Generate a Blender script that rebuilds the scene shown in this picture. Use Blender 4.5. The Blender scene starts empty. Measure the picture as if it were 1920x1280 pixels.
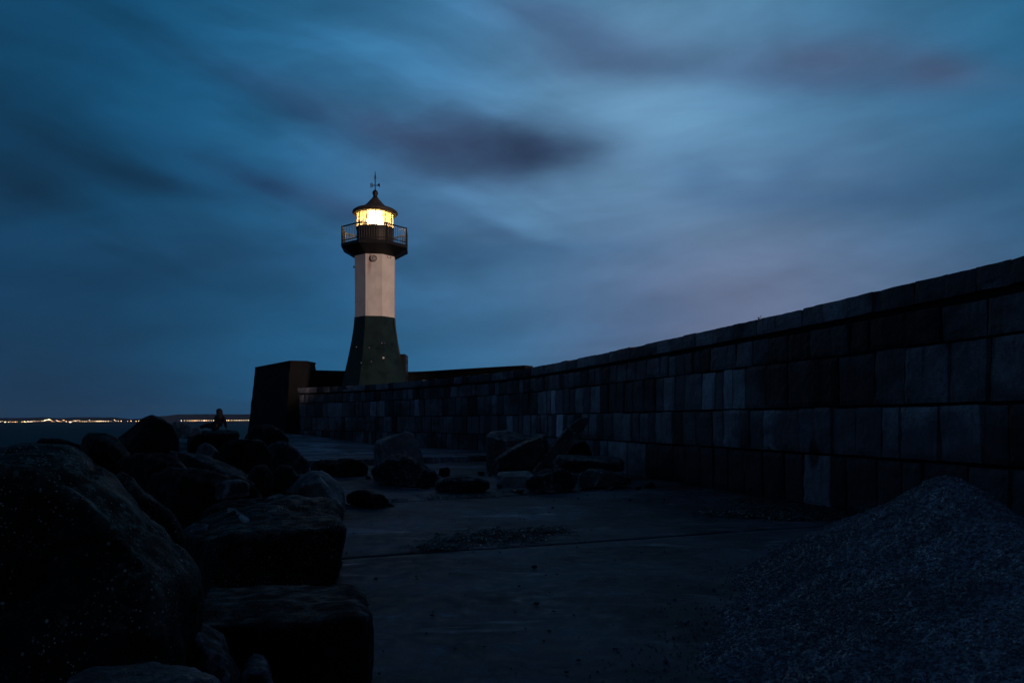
import bpy, bmesh, math, random
from mathutils import Vector, Matrix, noise
R = math.radians
random.seed(7)
scene = bpy.context.scene
COL = scene.collection

# ------------------------------------------------------------------ camera
F, HY, H = 1400.0, 789.0, 1.5          # focal length in photo pixels, horizon row, eye height
cam = bpy.data.cameras.new('camera'); cam_ob = bpy.data.objects.new('camera', cam); COL.objects.link(cam_ob)
cam.sensor_fit = 'HORIZONTAL'; cam.sensor_width = 36.0; cam.lens = 36.0 * F / 1920.0
cam.shift_y = (HY - 640.0) / 1920.0
cam.clip_start = 0.05; cam.clip_end = 20000
cam_ob.location = (0, 0, H); cam_ob.rotation_euler = (R(90), 0, 0)
scene.camera = cam_ob
scene.view_settings.view_transform = 'Standard'; scene.view_settings.look = 'None'
scene.view_settings.exposure = 0.0; scene.view_settings.gamma = 1.0
scene.view_settings.use_curve_mapping = False

def at(px, py, d):                       # photo pixel at distance d -> point
    return Vector(((px - 960.0) / F * d, d, H + (HY - py) / F * d))
def lin(c):
    return tuple(((v / 255.0) / 12.92 if v <= 10 else ((v / 255.0 + 0.055) / 1.055) ** 2.4) for v in c)

# ------------------------------------------------------------------ node helper
class NT:
    def __init__(s, tree): s.t = tree; s.t.nodes.clear()
    def n(s, typ, **kw):
        nd = s.t.nodes.new(typ)
        for k, v in kw.items(): setattr(nd, k, v)
        return nd
    def put(s, sock, v):
        if hasattr(v, 'is_output') or hasattr(v, 'links'): s.t.links.new(v, sock)
        else:
            if sock.type == 'RGBA' and len(v) == 3: v = (*v, 1)
            sock.default_value = v
    def m(s, op, a, b=None, c=None, clamp=False):
        nd = s.n('ShaderNodeMath', operation=op, use_clamp=clamp); s.put(nd.inputs[0], a)
        if b is not None: s.put(nd.inputs[1], b)
        if c is not None: s.put(nd.inputs[2], c)
        return nd.outputs[0]
    def v(s, op, a, b=None, out=0):
        nd = s.n('ShaderNodeVectorMath', operation=op); s.put(nd.inputs[0], a)
        if b is not None:
            if op == 'SCALE': s.put(nd.inputs['Scale'], b)
            else: s.put(nd.inputs[1], b)
        return nd.outputs[out]
    def mix(s, f, a, b, blend='MIX'):
        nd = s.n('ShaderNodeMix', data_type='RGBA', blend_type=blend)
        s.put(nd.inputs[0], f); s.put(nd.inputs[6], a); s.put(nd.inputs[7], b)
        return nd.outputs[2]
    def noise(s, vec, scale, detail=4, rough=0.55, dist=0.0):
        nd = s.n('ShaderNodeTexNoise'); s.put(nd.inputs['Vector'], vec)
        nd.inputs['Scale'].default_value = scale; nd.inputs['Detail'].default_value = detail
        nd.inputs['Roughness'].default_value = rough; nd.inputs['Distortion'].default_value = dist
        return nd.outputs['Fac']
    def voro(s, vec, scale, out='Distance', rnd=1.0):
        nd = s.n('ShaderNodeTexVoronoi'); s.put(nd.inputs['Vector'], vec)
        nd.inputs['Scale'].default_value = scale; nd.inputs['Randomness'].default_value = rnd
        return nd.outputs[out]
    def step(s, v, lo, hi, a=0.0, b=1.0):
        nd = s.n('ShaderNodeMapRange', interpolation_type='SMOOTHSTEP'); s.put(nd.inputs[0], v)
        nd.inputs[1].default_value = lo; nd.inputs[2].default_value = hi
        nd.inputs[3].default_value = a; nd.inputs[4].default_value = b
        return nd.outputs[0]

# ------------------------------------------------------------------ sun (last warm glow, low behind the wall) and sky
SUN_EL, SUN_AZ = 3.0, 135.0
s_dir = Vector((math.sin(R(SUN_AZ)) * math.cos(R(SUN_EL)), math.cos(R(SUN_AZ)) * math.cos(R(SUN_EL)), math.sin(R(SUN_EL))))
sl = bpy.data.lights.new('sun', 'SUN'); sl.energy = 1.4; sl.angle = R(6); sl.color = (1.0, 0.68, 0.54)
so = bpy.data.objects.new('sun', sl); COL.objects.link(so)
so.rotation_euler = (-s_dir).to_track_quat('-Z', 'Y').to_euler(); so.location = (60, -40, 40)

def build_sky():
    w = bpy.data.worlds.new('World'); scene.world = w; w.use_nodes = True
    N = NT(w.node_tree)
    out = N.n('ShaderNodeOutputWorld'); bg = N.n('ShaderNodeBackground')
    N.t.links.new(bg.outputs[0], out.inputs[0])
    d = N.n('ShaderNodeTexCoord').outputs['Generated']
    d = N.v('NORMALIZE', d)
    # slow warp so the brightness patches have cloud edges
    wn = N.n('ShaderNodeTexNoise'); N.put(wn.inputs['Vector'], N.v('MULTIPLY', d, (3.0, 3.0, 7.0)))
    wn.inputs['Scale'].default_value = 1.6; wn.inputs['Detail'].default_value = 5
    warp = N.v('SCALE', N.v('SUBTRACT', wn.outputs['Color'], (0.5, 0.5, 0.5)), 0.10)
    dw = N.v('NORMALIZE', N.v('ADD', d, warp))
    A = [(0, 0, (12, 60, 95)), (300, 60, (15, 78, 122)), (600, 40, (30, 98, 146)), (850, 60, (52, 112, 160)),
         (1020, 120, (72, 122, 168)), (1400, 40, (62, 112, 156)), (1700, 20, (48, 110, 156)), (1920, 60, (20, 86, 130)),
         (1920, 250, (32, 86, 128)), (0, 250, (11, 64, 101)), (250, 230, (17, 80, 123)), (500, 230, (30, 95, 142)),
         (750, 130, (60, 120, 168)), (1200, 210, (104, 154, 194)), (1420, 230, (84, 136, 182)), (1650, 240, (56, 112, 158)),
         (0, 450, (10, 54, 90)), (250, 480, (14, 62, 101)), (500, 450, (34, 84, 126)), (760, 380, (66, 104, 150)),
         (1000, 400, (88, 135, 180)), (1280, 400, (78, 122, 168)), (1600, 400, (60, 100, 145)), (1900, 420, (32, 84, 126)),
         (0, 650, (8, 53, 90)), (300, 650, (11, 64, 104)), (550, 600, (24, 82, 128)), (850, 600, (36, 90, 137)),
         (1100, 560, (58, 98, 144)), (1390, 545, (104, 106, 134)), (1220, 600, (80, 98, 134)), (1600, 490, (88, 112, 146)), (100, 775, (8, 58, 94)),
         (440, 775, (11, 70, 110)), (620, 690, (20, 87, 130)), (950, 670, (36, 96, 140)), (1700, 650, (70, 90, 130))]
    anchors = [(Vector(((x - 960) / F, 1, (HY - y) / F)).normalized(), tuple(v * g * (max(lin(c)[1], .02) / .12) ** .14 for v, g in zip(lin(c), (1.0 + .20 * max(0, min(1, (x - 400) / 800)), 1.03, .96 - .05 * max(0, min(1, (x - 500) / 700))))), 0.092) for x, y, c in A]
    anchors += [(Vector(v).normalized(), lin(c), s) for v, c, s in [  # unseen sky: darkened overhead, back-left glow added to fill tower and wall
        ((0, 1, 1.1), (16, 44, 70), .22), ((0, .3, 1), (14, 38, 64), .3), ((0, -1, 1), (12, 34, 58), .5), ((0, -1, .1), (10, 24, 40), .5),
        ((-1, .3, .5), (10, 36, 62), .3), ((1, .3, .5), (14, 40, 66), .3), ((-1, .2, .1), (9, 50, 84), .3), ((1, .1, .1), (60, 70, 100), .3),
        ((-1, -.6, .5), (8, 30, 52), .3), ((-1, -.9, .10), (88, 120, 160), .24), ((1, -.7, .3), (40, 44, 66), .4)]]
    acc = None; ws = None
    for v, c, s in anchors:
        dot = N.v('DOT_PRODUCT', dw, tuple(v), out=1)
        wgt = N.m('POWER', math.e, N.m('MULTIPLY_ADD', dot, 1 / s ** 2, -1 / s ** 2))
        col = N.v('SCALE', c, wgt)
        acc = col if acc is None else N.v('ADD', acc, col)
        ws = wgt if ws is None else N.m('ADD', ws, wgt)
    base = N.v('SCALE', acc, N.m('DIVIDE', 1.0, N.m('ADD', ws, 1e-6)))
    # drawn-out cloud banks, on the bearing and slope of the view of them
    sep = N.n('ShaderNodeSeparateXYZ'); N.put(sep.inputs[0], N.v('NORMALIZE', N.v('ADD', d, N.v('SCALE', warp, 0.35))))
    yy = N.m('MAXIMUM', sep.outputs[1], 0.08)
    u = N.m('DIVIDE', sep.outputs[0], yy); vv = N.m('DIVIDE', sep.outputs[2], yy)
    C = [(965, 276, 160, 44, 5, .82, (42, 56, 84)), (880, 236, 120, 32, 14, .5, (46, 66, 98)), (830, 312, 140, 26, -4, .4, (48, 68, 100)), (955, 292, 110, 30, -2, .45, (38, 56, 88)), (1060, 272, 70, 24, 0, .35, (46, 62, 96)), (720, 240, 190, 30, 20, .60, (50, 64, 98)), (545, 195, 130, 20, 26, .48, (34, 60, 98)),
         (500, 345, 150, 24, 22, .68, (22, 50, 84)), (650, 385, 80, 20, 20, .50, (46, 62, 98)), (300, 335, 130, 20, 14, .52, (12, 42, 72)), (20, 345, 80, 50, 8, .60, (8, 36, 62)),
         (110, 285, 120, 20, 24, .40, (9, 44, 74)), (1555, 112, 130, 38, 0, .70, (68, 80, 112)), (1765, 132, 60, 30, 0, .62, (66, 78, 110)),
         (1580, 140, 320, 26, 2, .42, (66, 92, 130)), (1180, 112, 150, 38, 4, .62, (70, 92, 130)), (1040, 40, 110, 38, 20, .58, (66, 88, 126)),
         (1320, 325, 70, 40, 20, .50, (70, 104, 146)), (1485, 318, 50, 22, -20, .36, (68, 100, 142)), (1400, 370, 120, 22, 0, .22, (66, 98, 142)), (1660, 362, 150, 26, -4, .40, (48, 82, 124)),
         (380, 470, 380, 26, 2, .40, (20, 62, 100)), (930, 430, 80, 18, 18, .38, (58, 92, 136)), (180, 540, 260, 30, 0, .35, (9, 48, 82)),
         (760, 500, 300, 24, 0, .20, (36, 76, 118)), (240, 120, 240, 26, 18, .25, (12, 62, 98)), (1250, 600, 300, 50, 0, .25, (56, 84, 124)), (1000, 470, 200, 16, 0, .25, (52, 96, 142))]
    nz = N.noise(N.v('MULTIPLY', d, (4.0, 4.0, 10.0)), 1.6, 4, .5)
    nzc = N.step(nz, .32, .68, .85, 1.3)
    colr = base
    for x, y, rx, ry, rot, st, c in C:
        du = N.m('SUBTRACT', u, (x - 960) / F); dv = N.m('SUBTRACT', vv, (HY - y) / F)
        ca, sa = math.cos(R(-rot)), math.sin(R(-rot))
        a = N.m('ADD', N.m('MULTIPLY', du, ca * F / rx), N.m('MULTIPLY', dv, sa * F / rx))
        b = N.m('ADD', N.m('MULTIPLY', du, -sa * F / ry), N.m('MULTIPLY', dv, ca * F / ry))
        r2 = N.m('ADD', N.m('MULTIPLY', a, a), N.m('MULTIPLY', b, b))
        wgt = N.m('MULTIPLY', N.m('POWER', math.e, N.m('MULTIPLY', r2, -0.62)), st)
        wgt = N.m('MULTIPLY', wgt, nzc, clamp=True)
        colr = N.mix(wgt, colr, tuple(v * g for v, g in zip(lin(c), (1.0, 1.0, .95))))
    # fine streaks drifting across the whole sky
    rotv = N.n('ShaderNodeVectorRotate', rotation_type='Y_AXIS'); N.put(rotv.inputs['Vector'], d); rotv.inputs['Angle'].default_value = R(10)
    st1 = N.noise(N.v('MULTIPLY', rotv.outputs[0], (2.6, 2.6, 10.0)), 1.5, 4, .5)
    st2 = N.noise(N.v('MULTIPLY', d, (6.0, 6.0, 34.0)), 2.0, 4, .5)
    k = N.m('MULTIPLY', N.step(st1, .25, .75, .87, 1.13), N.step(st2, .25, .75, .98, 1.02))
    colr = N.v('SCALE', colr, k)
    cmb = N.n('ShaderNodeCombineXYZ'); N.put(cmb.inputs[0], u); N.put(cmb.inputs[1], vv)
    rz = N.n('ShaderNodeVectorRotate', rotation_type='Z_AXIS'); N.put(rz.inputs['Vector'], cmb.outputs[0]); rz.inputs['Angle'].default_value = R(24)
    stl = N.noise(N.v('MULTIPLY', rz.outputs[0], (2.0, 9.5, 1)), 1.0, 5, .5, .6)
    rz2 = N.n('ShaderNodeVectorRotate', rotation_type='Z_AXIS'); N.put(rz2.inputs['Vector'], cmb.outputs[0]); rz2.inputs['Angle'].default_value = R(-3)
    st4 = N.noise(N.v('MULTIPLY', rz2.outputs[0], (3.2, 9, 1)), 1.0, 7, .6, .8)
    left = N.m('MULTIPLY', N.step(u, -.05, .22, 1, 0), N.step(vv, .10, .25))
    front = N.step(sep.outputs[1], .1, .3)
    a1 = N.m('MULTIPLY', N.m('MULTIPLY', N.step(stl, .34, .70, .10, -.24), left), front)
    a2 = N.m('MULTIPLY', N.step(st4, .25, .75, .08, -.10), front)
    colr = N.v('SCALE', colr, N.m('ADD', 1.0, N.m('ADD', a1, a2)))
    sky = N.n('ShaderNodeTexSky', sky_type='NISHITA'); sky.sun_disc = False
    sky.sun_elevation = R(SUN_EL); sky.sun_rotation = R(SUN_AZ)
    colr = N.v('ADD', colr, N.v('SCALE', sky.outputs[0], 0.002))
    low = N.step(sep.outputs[2], -0.06, -0.005, 0.12, 1.0)
    N.put(bg.inputs[0], N.v('SCALE', colr, low)); bg.inputs[1].default_value = 1.12
build_sky()

# ------------------------------------------------------------------ materials
def material(name, fn):
    m = bpy.data.materials.new(name); m.use_nodes = True
    N = NT(m.node_tree); out = N.n('ShaderNodeOutputMaterial'); p = N.n('ShaderNodeBsdfPrincipled')
    N.t.links.new(p.outputs[0], out.inputs[0]); fn(N, p, out); return m
def bump(N, p, h, strength, dist):
    b = N.n('ShaderNodeBump'); b.inputs['Strength'].default_value = strength; b.inputs['Distance'].default_value = dist
    N.put(b.inputs['Height'], h); N.t.links.new(b.outputs[0], p.inputs['Normal'])
def obj_co(N): return N.n('ShaderNodeTexCoord').outputs['Object']

def rock_material(name, base, light, specks=0.0, moss_lit_rim=0.0, rough=(.35, .8), scale=1.0):
    def fn(N, p, out):
        c = obj_co(N)
        n1 = N.noise(c, 1.3 * scale, 6, .62); n2 = N.noise(c, 9 * scale, 6, .7); n3 = N.noise(c, 55 * scale, 3, .6)
        col = N.mix(N.step(n1, .38, .66), base, light)
        col = N.mix(N.m('MULTIPLY', N.step(n2, .5, .72), .55), col, tuple(x * 1.9 for x in light))
        col = N.mix(N.m('MULTIPLY', N.step(n3, .3, .7), .6), col, tuple(x * .35 for x in base))
        if moss_lit_rim:
            mk = N.m('MULTIPLY', N.step(N.noise(c, 2.6, 5, .7), .47, .62), moss_lit_rim)
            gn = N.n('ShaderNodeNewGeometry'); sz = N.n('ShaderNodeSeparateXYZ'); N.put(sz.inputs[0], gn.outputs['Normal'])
            up = N.step(sz.outputs[2], .15, .75)  # upward faces: moss, with the crest's skylit rim painted in by pale flecks
            col = N.mix(N.m('MULTIPLY', mk, up), col, (.03, .07, .055))
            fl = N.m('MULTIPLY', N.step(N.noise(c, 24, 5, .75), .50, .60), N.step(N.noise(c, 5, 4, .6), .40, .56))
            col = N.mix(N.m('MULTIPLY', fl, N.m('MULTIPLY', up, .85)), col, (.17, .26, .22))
        ge = N.n('ShaderNodeNewGeometry')
        edge_glint = N.m('MULTIPLY', N.step(ge.outputs['Pointiness'], .505, .56), N.step(n2, .35, .6))  # paler edges paint the glints of wet rock under the sky
        col = N.mix(N.m('MULTIPLY', edge_glint, .75), col, tuple(min(.5, x * 5 + .03) for x in light))
        if specks:  # pale specks: shells, plus wet glints painted into the colour
            vd = N.voro(c, 26 * scale); pick = N.voro(c, 26 * scale, 'Color')
            sp = N.n('ShaderNodeSeparateColor'); N.put(sp.inputs[0], pick)
            m1 = N.m('MULTIPLY', N.step(vd, .10, .26, 1, 0), N.step(sp.outputs[0], .80, .84))
            m1 = N.m('MULTIPLY', m1, N.step(N.noise(c, 2.0 * scale, 4, .6), .42, .6))
            vd2 = N.voro(c, 70 * scale); pk2 = N.n('ShaderNodeSeparateColor'); N.put(pk2.inputs[0], N.voro(c, 70 * scale, 'Color'))
            m2 = N.m('MULTIPLY', N.step(vd2, .15, .35, 1, 0), N.step(pk2.outputs[1], .62, .68))
            m2 = N.m('MULTIPLY', m2, N.step(N.noise(c, 3.1 * scale, 4, .6), .40, .58))
            mm = N.m('MULTIPLY', N.m('MAXIMUM', m1, m2), specks, clamp=True)
            col = N.mix(mm, col, (.55, .55, .48))
        N.put(p.inputs['Base Color'], col)
        N.put(p.inputs['Roughness'], N.step(N.noise(c, 6 * scale, 5, .6), .35, .65, *rough))
        p.inputs['Specular IOR Level'].default_value = .12
        h = N.m('ADD', N.m('MULTIPLY', n2, .7), N.m('MULTIPLY', n3, .35))
        bump(N, p, h, .8, .035)
    return material(name, fn)

M = {}
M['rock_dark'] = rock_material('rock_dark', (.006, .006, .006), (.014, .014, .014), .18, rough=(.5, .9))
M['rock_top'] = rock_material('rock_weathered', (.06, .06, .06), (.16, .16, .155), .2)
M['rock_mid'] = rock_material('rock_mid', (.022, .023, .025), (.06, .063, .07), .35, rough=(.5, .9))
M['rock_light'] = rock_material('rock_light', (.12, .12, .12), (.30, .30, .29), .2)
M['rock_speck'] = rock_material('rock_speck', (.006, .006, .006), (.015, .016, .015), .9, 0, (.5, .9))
M['rock_moss_lit_rim'] = rock_material('rock_moss_lit_rim', (.005, .006, .005), (.012, .014, .012), .9, .6, (.5, .9))

STAIN = []
def stone_fn(N, p, out):
    c = obj_co(N)
    att = N.n('ShaderNodeAttribute'); att.attribute_name = 'tone'
    sp = N.n('ShaderNodeSeparateColor'); N.put(sp.inputs[0], att.outputs['Color'])
    t = sp.outputs[0]
    n1 = N.noise(c, 3.0, 6, .65); n2 = N.noise(c, 16, 6, .7); n3 = N.noise(c, 70, 3, .6)
    run = N.noise(N.v('MULTIPLY', c, (6.5, 6.5, .55)), 1.0, 5, .6)          # water runs
    wet = N.noise(N.v('MULTIPLY', c, (.30, .30, .5)), 1.0, 3, .6)
    col = N.mix(N.step(n1, .3, .7), (.38, .43, .50), (.84, .91, 1.02))
    col = N.mix(N.m('MULTIPLY', N.step(n2, .42, .66), .75), col, (.25, .25, .27))
    col = N.mix(N.step(n3, .35, .7, 0, .45), col, (1.2, 1.2, 1.2))
    col = N.mix(N.step(run, .52, .70, 0, .62), col, (.08, .08, .09))
    col = N.mix(N.step(wet, .46, .58, 0, .75), col, (.10, .10, .12))
    dv = N.v('SUBTRACT', c, (0, 0, 0)); STAIN.append(dv.node)
    ds = N.m('ADD', N.v('LENGTH', N.v('MULTIPLY', dv, (1, 1, .6)), out=1), N.m('MULTIPLY', N.m('SUBTRACT', n1, .5), .12))
    col = N.mix(N.step(ds, .12, .22, .96, 0), col, (.02, .02, .02))
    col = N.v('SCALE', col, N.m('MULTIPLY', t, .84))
    N.put(p.inputs['Base Color'], col)
    N.put(p.inputs['Roughness'], N.step(run, .4, .65, .75, .5))
    p.inputs['Specular IOR Level'].default_value = .3
    bump(N, p, N.m('ADD', N.m('MULTIPLY', n2, .6), N.m('MULTIPLY', n3, .3)), .8, .025)
M['stone'] = material('weathered_stone_blocks', stone_fn)

def simple(name, col, rough=.6, metal=0.0, nscale=8, var=.35, bumpd=0.0, spec=.5):
    def fn(N, p, out):
        c = obj_co(N); n = N.noise(c, nscale, 5, .62)
        N.put(p.inputs['Base Color'], N.mix(N.step(n, .3, .7), tuple(x * (1 - var) for x in col), tuple(x * (1 + var) for x in col)))
        N.put(p.inputs['Roughness'], N.step(n, .3, .7, max(.05, rough - .12), min(1, rough + .12)))
        p.inputs['Metallic'].default_value = metal; p.inputs['Specular IOR Level'].default_value = spec
        if bumpd: bump(N, p, N.noise(c, nscale * 4, 5, .65), .7, bumpd)
    return material(name, fn)
M['core'] = simple('dark_mortar', (.012, .012, .012), .95, nscale=3, bumpd=.02, spec=.15)
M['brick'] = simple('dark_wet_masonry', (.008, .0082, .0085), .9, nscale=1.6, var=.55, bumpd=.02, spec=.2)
M['green'] = simple('dark_green_paint', (.0022, .017, .019), .55, nscale=1.5, var=.3, bumpd=.004, spec=.3)
M['black_iron'] = simple('black_painted_iron', (.003, .004, .005), .5, nscale=14, var=.4)
M['brown_panel'] = simple('dark_brown_lantern_panel', (.018, .014, .011), .55, nscale=10, var=.4)
M['copper_roof'] = simple('dull_roof_copper', (.05, .042, .034), .55, nscale=6, var=.35, spec=.4)
M['steel'] = simple('dull_grey_steel', (.30, .29, .28), .4, nscale=12)
M['lamp_post'] = simple('far_post_grey', (.05, .05, .05), .7)
M['far_hill'] = simple('far_wooded_hill', (.005, .014, .030), 1.0, nscale=.01, var=.4, spec=0)
M['shore'] = simple('wet_rubble', (.010, .010, .010), .7, nscale=2, var=.5, bumpd=.05, spec=.2)
M['jacket'] = simple('black_jacket', (.012, .012, .014), .9)
M['trousers'] = simple('dark_trousers', (.012, .014, .02), .9)
M['skin'] = simple('skin', (.20, .12, .09), .6)
M['hair'] = simple('dark_hair', (.015, .010, .007), .6, nscale=30)
M['weed'] = simple('dry_weed', (.03, .035, .015), .9)
M['seaweed'] = simple('black_seaweed', (.006, .006, .005), .4, nscale=20, var=.5)
M['debris'] = simple('loose_stone', (.03, .03, .03), .7, nscale=5, var=.6)

def white_fn(N, p, out):
    c = obj_co(N)
    n = N.noise(c, 1.6, 5, .6); run = N.noise(N.v('MULTIPLY', c, (7, 7, .35)), 1.0, 4, .6)
    col = N.mix(N.step(n, .3, .7), (.60, .58, .55), (.72, .70, .67))
    col = N.mix(N.step(run, .55, .75, 0, .35), col, (.45, .38, .31))
    # rust run below the round fitting
    sp = N.n('ShaderNodeSeparateXYZ'); N.put(sp.inputs[0], c)
    rust = N.m('MULTIPLY', N.step(N.m('ABSOLUTE', N.m('ADD', sp.outputs[0], .12)), .03, .20, 1, 0),
               N.m('MULTIPLY', N.step(sp.outputs[2], 6.2, 7.55), N.step(N.noise(N.v('MULTIPLY', c, (12, 12, .8)), 1, 4), .35, .6)))
    col = N.mix(N.m('MULTIPLY', rust, .6), col, (.22, .10, .05))
    N.put(p.inputs['Base Color'], col); p.inputs['Roughness'].default_value = .6
    bump(N, p, N.noise(c, 14, 5, .6), .4, .006)
M['white'] = material('white_painted_render', white_fn)

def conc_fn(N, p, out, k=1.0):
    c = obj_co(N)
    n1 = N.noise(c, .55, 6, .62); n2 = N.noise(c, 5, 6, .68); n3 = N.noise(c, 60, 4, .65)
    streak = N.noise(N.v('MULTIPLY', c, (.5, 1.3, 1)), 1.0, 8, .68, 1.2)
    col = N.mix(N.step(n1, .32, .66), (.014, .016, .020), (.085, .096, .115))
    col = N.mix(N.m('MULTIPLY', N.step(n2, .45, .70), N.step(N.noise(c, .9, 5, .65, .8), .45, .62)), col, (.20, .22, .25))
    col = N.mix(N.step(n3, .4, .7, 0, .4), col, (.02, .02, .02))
    col = N.mix(N.step(streak, .55, .72, 0, .7), col, (.25, .27, .30))  # pale streaks paint the sky's reflection on wet concrete
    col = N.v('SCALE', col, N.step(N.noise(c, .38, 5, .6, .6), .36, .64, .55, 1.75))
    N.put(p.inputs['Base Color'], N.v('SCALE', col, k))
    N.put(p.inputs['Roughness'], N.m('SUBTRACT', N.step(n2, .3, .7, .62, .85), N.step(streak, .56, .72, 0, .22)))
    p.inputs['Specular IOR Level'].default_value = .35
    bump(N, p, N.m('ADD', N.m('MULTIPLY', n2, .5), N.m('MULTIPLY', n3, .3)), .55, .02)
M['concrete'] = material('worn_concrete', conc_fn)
M['concrete_wet_sheen'] = material('worn_concrete_wet_sheen', lambda N, p, out: conc_fn(N, p, out, 2.3))  # brighter copy: the far slab's wet sky reflection put into its colour

def gravel_fn(N, p, out):
    c = obj_co(N)
    at_ = N.n('ShaderNodeAttribute'); at_.attribute_name = 'tone'
    v1 = N.n('ShaderNodeSeparateColor'); N.put(v1.inputs[0], N.voro(c, 55, 'Color'))
    d = N.voro(c, 55)
    g = N.mix(N.step(v1.outputs[0], .2, .95), (.10, .115, .145), (.27, .30, .36))
    g = N.mix(N.step(N.noise(c, 1.1, 4, .6), .4, .6, .0, .6), g, (.08, .08, .085))
    N.put(p.inputs['Base Color'], N.mix(.75, g, N.v('MULTIPLY', g, at_.outputs['Color'])))
    N.put(p.inputs['Roughness'], N.step(v1.outputs[1], 0, 1, .45, .85))
    bump(N, p, d, -1.0, .02)
M['gravel'] = material('grey_gravel', gravel_fn)

def water_fn(N, p, out):
    c = obj_co(N)
    p.inputs['Base Color'].default_value = (.003, .010, .022, 1); p.inputs['Roughness'].default_value = .5; p.inputs['Specular IOR Level'].default_value = .16
    p.inputs['IOR'].default_value = 1.33
    h = N.m('ADD', N.noise(N.v('MULTIPLY', c, (.35, .8, 1)), 1.0, 4, .6), N.m('MULTIPLY', N.noise(N.v('MULTIPLY', c, (.05, .12, 1)), 1.0, 3), 3.0))
    bump(N, p, h, 1.0, .5)
M['water'] = material('dark_sea_water', water_fn)

def emit(name, col, s):
    m = bpy.data.materials.new(name); m.use_nodes = True; N = NT(m.node_tree)
    o = N.n('ShaderNodeOutputMaterial'); e = N.n('ShaderNodeEmission'); e.inputs[0].default_value = (*col, 1); e.inputs[1].default_value = s
    N.t.links.new(e.outputs[0], o.inputs[0]); return m
M['lens'] = emit('lit_lens', (1.0, .60, .21), 80)
M['lamp_warm'] = emit('far_lamp_warm', (1.0, .52, .20), 6.0)
M['lamp_white'] = emit('far_lamp_white', (1.0, .78, .52), 5.5)
M['lamp_dim'] = emit('far_lamp_dim', (1.0, .62, .30), 3.0)
def glass():
    m = bpy.data.materials.new('lantern_glass'); m.use_nodes = True; N = NT(m.node_tree)
    o = N.n('ShaderNodeOutputMaterial'); t = N.n('ShaderNodeBsdfTransparent'); t.inputs[0].default_value = (.94, .95, .93, 1)
    g = N.n('ShaderNodeBsdfGlossy'); g.inputs['Roughness'].default_value = .05
    tl = N.n('ShaderNodeBsdfTranslucent'); tl.inputs[0].default_value = (.95, .82, .62, 1)
    m1 = N.n('ShaderNodeMixShader'); m2 = N.n('ShaderNodeMixShader')
    pane_glow = N.noise(N.n('ShaderNodeTexCoord').outputs['Object'], 5, 4)  # uneven warm translucency added so the panes look filled with lamp glare
    N.put(m1.inputs[0], N.step(pane_glow, .3, .7, .06, .22)); N.t.links.new(t.outputs[0], m1.inputs[1]); N.t.links.new(tl.outputs[0], m1.inputs[2])
    m2.inputs[0].default_value = .06; N.t.links.new(m1.outputs[0], m2.inputs[1]); N.t.links.new(g.outputs[0], m2.inputs[2])
    N.t.links.new(m2.outputs[0], o.inputs[0]); return m
M['glass'] = glass()

# ------------------------------------------------------------------ object helpers
def mesh_obj(name, bm, m, parent=None, smooth=False, loc=None):
    me = bpy.data.meshes.new(name)
    bm.normal_update(); bm.to_mesh(me); bm.free()
    if smooth:
        for f in me.polygons: f.use_smooth = True
    me.materials.append(M[m] if isinstance(m, str) else m)
    o = bpy.data.objects.new(name, me); COL.objects.link(o)
    if loc is not None: o.location = loc
    if parent is not None: o.parent = parent
    return o
def empty(name, label, cat, loc=(0, 0, 0), group=None):
    o = bpy.data.objects.new(name, None); COL.objects.link(o); o.location = loc
    tag(o, label, cat, group); return o
def tag(o, label=None, cat=None, group=None, kind=None):
    if label: o['label'] = label
    if cat: o['category'] = cat
    if group: o['group'] = group
    if kind: o['kind'] = kind
    return o
def box(bm, lo, hi, mat=None):
    r = bmesh.ops.create_cube(bm, size=1)
    for v in r['verts']:
        v.co = Vector(((lo[i] + hi[i]) / 2 + v.co[i] * (hi[i] - lo[i]) for i in range(3)))
        if mat: v.co = mat @ v.co
    return r['verts']
def tube(bm, pts, r, seg=8, cap=True):
    pts = [Vector(p) for p in pts]; rs = r if isinstance(r, (list, tuple)) else [r] * len(pts)
    rings = []
    for i, p in enumerate(pts):
        t = (pts[min(i + 1, len(pts) - 1)] - pts[max(i - 1, 0)]).normalized()
        a = t.orthogonal().normalized() if abs(t.z) > .99 else t.cross(Vector((0, 0, 1))).normalized()
        b = t.cross(a).normalized()
        rings.append([bm.verts.new(p + (a * math.cos(k * math.tau / seg) + b * math.sin(k * math.tau / seg)) * rs[i]) for k in range(seg)])
    for i in range(len(rings) - 1):
        for k in range(seg):
            bm.faces.new((rings[i][k], rings[i][(k + 1) % seg], rings[i + 1][(k + 1) % seg], rings[i + 1][k]))
    if cap: bm.faces.new(rings[0][::-1]); bm.faces.new(rings[-1])
def lathe(bm, prof, seg=48, rot=0.0, cap_bottom=True, cap_top=True):
    rings = []
    for r, z in prof:
        rings.append([bm.verts.new((r * math.cos(rot + k * math.tau / seg), r * math.sin(rot + k * math.tau / seg), z)) for k in range(seg)])
    for i in range(len(rings) - 1):
        for k in range(seg):
            bm.faces.new((rings[i][k], rings[i][(k + 1) % seg], rings[i + 1][(k + 1) % seg], rings[i + 1][k]))
    if cap_bottom: bm.faces.new(rings[0][::-1])
    if cap_top: bm.faces.new(rings[-1])

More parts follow.
